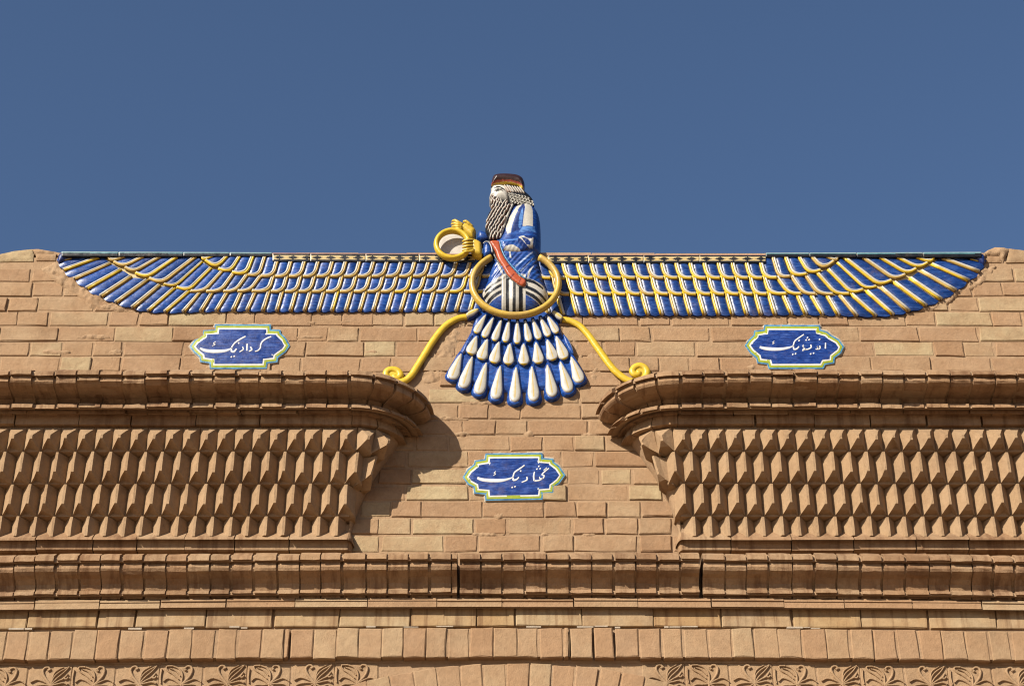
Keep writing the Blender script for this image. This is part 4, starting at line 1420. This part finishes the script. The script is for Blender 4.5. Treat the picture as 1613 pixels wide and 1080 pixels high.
def stroke(mb, pts, ws, P, col):
    path = catmull(pts, 5) if len(pts) > 2 else resample(pts, 1.0, False)
    n = len(path)
    W = np.interp(np.linspace(0, 1, n), np.linspace(0, 1, len(ws)), ws)
    vs = []; fs = []
    for i in range(n):
        a = path[max(i - 1, 0)]; b = path[min(i + 1, n - 1)]
        t = (b - a) / max(np.linalg.norm(b - a), 1e-9)
        # a reed pen: broad on the flat, thin on the upright
        nr = np.array([-t[1], t[0]])
        for u, hh in ((-1, 0.0), (-0.6, 0.0012), (0.6, 0.0012), (1, 0.0)):
            q = path[i] + nr * W[i] * u
            b_ = M(q[0], q[1], P)
            vs.append((b_.x, -(P + hh), b_.z))
    for i in range(n - 1):
        for j in range(3):
            a = i * 4 + j
            fs.append((a, a + 1, a + 5, a + 4))
    fs += [(0, 1, 2, 3), (4 * n - 1, 4 * n - 2, 4 * n - 3, 4 * n - 4)]
    A, B, C = vs[0], vs[1], vs[5]
    if (B[0] - A[0]) * (C[2] - A[2]) - (B[2] - A[2]) * (C[0] - A[0]) < 0: fs = [tuple(reversed(f)) for f in fs]
    mb.add(vs, fs, col, False)
def dot(mb, c, r, P, col):
    x, y = c
    relief(mb, [(x - r * 1.05, y + r * 0.25), (x - r * 0.1, y - r * 0.95), (x + r * 1.05, y - r * 0.3), (x + r * 0.15, y + r * 0.95)], P - 0.0008, 0.002, col, w=1, res=0.6, smooth=2, Pm=P, back=0.0)

def cartouche(K, outline, strokes, dots, label):
    ol = K(outline)
    c = np.mean(np.array(ol), axis=0)
    o = M(c[0], c[1], 0)
    root = empty('cartouche_tile', o, label, 'tile plaque', 'cartouche tiles with script')
    lump('bedding', [tuple(p) for p in inset(resample(ol, 5), -2.2)], -0.001, 0.005, MAT['gypsum'], root, random.randint(20, 90), w=2, rough=0.003, res=3.0, back=-0.01)
    plate(ol, 0.0085, TURQ, MAT['glaze'], 'outer_band', root, edge=(0.4, 0.42, 0.42))
    plate(inset(ol, 2.4), 0.0097, GREEN, MAT['glaze'], 'inner_band', root)
    plate(inset(ol, 5.6), 0.0109, (0.52, 0.505, 0.46), MAT['glaze'], 'white_line', root)
    plate(inset(ol, 8.0), 0.0120, (0.009, 0.038, 0.19), MAT['glaze'], 'blue_field', root)
    mb = MB()
    for pts, ws in strokes: stroke(mb, K(pts), [w / 8.065 * 0.62 for w in ws], 0.0121, (0.54, 0.53, 0.51))
    for p in dots: dot(mb, K([p])[0], 1.75, 0.0121, (0.54, 0.53, 0.51))
    mb.build('lettering', MAT['glaze'], root)
    return root

cartouche(crop(280, 495, 8.065),
    [(470, 122), (1180, 125), (1185, 188), (1303, 192), (1310, 235), (1372, 295), (1425, 395), (1370, 478), (1275, 545), (1265, 605), (1140, 618), (1130, 688), (405, 690), (402, 618), (285, 602), (275, 540), (205, 480), (150, 405), (215, 315), (308, 250), (315, 192), (462, 184)],
    [([(862, 280), (800, 312), (730, 360), (695, 405), (684, 430)], [16, 18, 18, 16, 16]),
     ([(690, 425), (640, 452), (560, 466), (450, 468), (350, 458), (283, 430)], [10, 22, 32, 36, 30, 22]),
     ([(684, 430), (685, 468), (718, 472), (748, 437)], [16, 20, 20, 16]),
     ([(482, 348), (455, 368), (476, 382), (438, 402)], [9, 11, 9, 9]),
     ([(826, 412), (832, 446), (785, 478)], [13, 15, 14]),
     ([(884, 372), (878, 462)], [16, 18]),
     ([(924, 412), (942, 448), (905, 470)], [16, 18, 14]),
     ([(1188, 282), (1130, 306), (1076, 345), (1054, 392), (1050, 425), (1022, 458), (980, 472)], [15, 17, 17, 16, 15, 16, 12])],
    [(775, 365), (682, 540), (718, 533)],
    'blue cartouche tile with white Persian script under the left wing')
cartouche(crop(710, 695, 8.065),
    [(440, 147), (1162, 142), (1172, 205), (1300, 215), (1308, 255), (1380, 310), (1455, 425), (1385, 525), (1315, 578), (1308, 652), (1175, 662), (1165, 735), (440, 748), (432, 668), (298, 658), (288, 580), (215, 540), (150, 450), (215, 350), (295, 285), (303, 240), (432, 220)],
    [([(938, 302), (880, 345), (815, 390), (795, 440), (795, 455)], [15, 18, 18, 16, 14]),
     ([(800, 450), (740, 475), (640, 494), (500, 494), (400, 484), (338, 462)], [10, 20, 32, 36, 32, 24]),
     ([(795, 452), (798, 490), (838, 482), (866, 455)], [16, 20, 18, 15]),
     ([(572, 380), (552, 402), (572, 412), (542, 432)], [9, 11, 9, 9]),
     ([(968, 448), (968, 488), (902, 520)], [15, 17, 14]),
     ([(1248, 340), (1195, 382), (1162, 420), (1188, 436), (1172, 468), (1135, 470), (1128, 448)], [13, 16, 16, 15, 16, 13, 9]),
     ([(1222, 332), (1180, 368)], [10, 12]),
     ([(1172, 468), (1128, 492), (1080, 500), (1060, 490)], [14, 16, 16, 16]),
     ([(1066, 384), (1055, 440), (1060, 500)], [14, 18, 16])],
    [(890, 375), (782, 583), (818, 573), (1120, 315), (1097, 350), (1137, 345)],
    'blue cartouche tile with white Persian script in the narrow brick panel below the tail feathers')
cartouche(crop(1155, 495, 8.065),
    [(395, 130), (1102, 132), (1110, 190), (1195, 215), (1245, 258), (1345, 315), (1408, 405), (1372, 488), (1290, 550), (1283, 620), (1172, 635), (1145, 688), (450, 690), (432, 632), (308, 618), (290, 550), (215, 490), (145, 392), (195, 318), (258, 258), (265, 205), (385, 190)],
    [([(897, 256), (840, 295), (785, 338), (765, 390), (765, 405)], [13, 16, 16, 15, 14]),
     ([(770, 398), (710, 422), (600, 440), (480, 440), (390, 430), (336, 414)], [10, 20, 30, 34, 30, 22]),
     ([(765, 402), (772, 440), (808, 438), (836, 408)], [15, 18, 18, 14]),
     ([(522, 338), (502, 357), (520, 364), (498, 380)], [8, 10, 8, 8]),
     ([(986, 384), (990, 420), (950, 442), (905, 446), (882, 464), (898, 432), (925, 446)], [14, 16, 16, 15, 12, 12, 12]),
     ([(897, 384), (882, 400), (898, 408), (880, 420)], [7, 9, 8, 7]),
     ([(1045, 440), (1078, 440), (1068, 404), (1085, 440), (1104, 428), (1100, 398)], [12, 15, 13, 15, 14, 13]),
     ([(1174, 360), (1172, 436)], [14, 16])],
    [(838, 333), (757, 508), (793, 500), (945, 295), (928, 326), (965, 322), (985, 502), (1022, 493), (1098, 318)],
    'blue cartouche tile with white Persian script under the right wing')
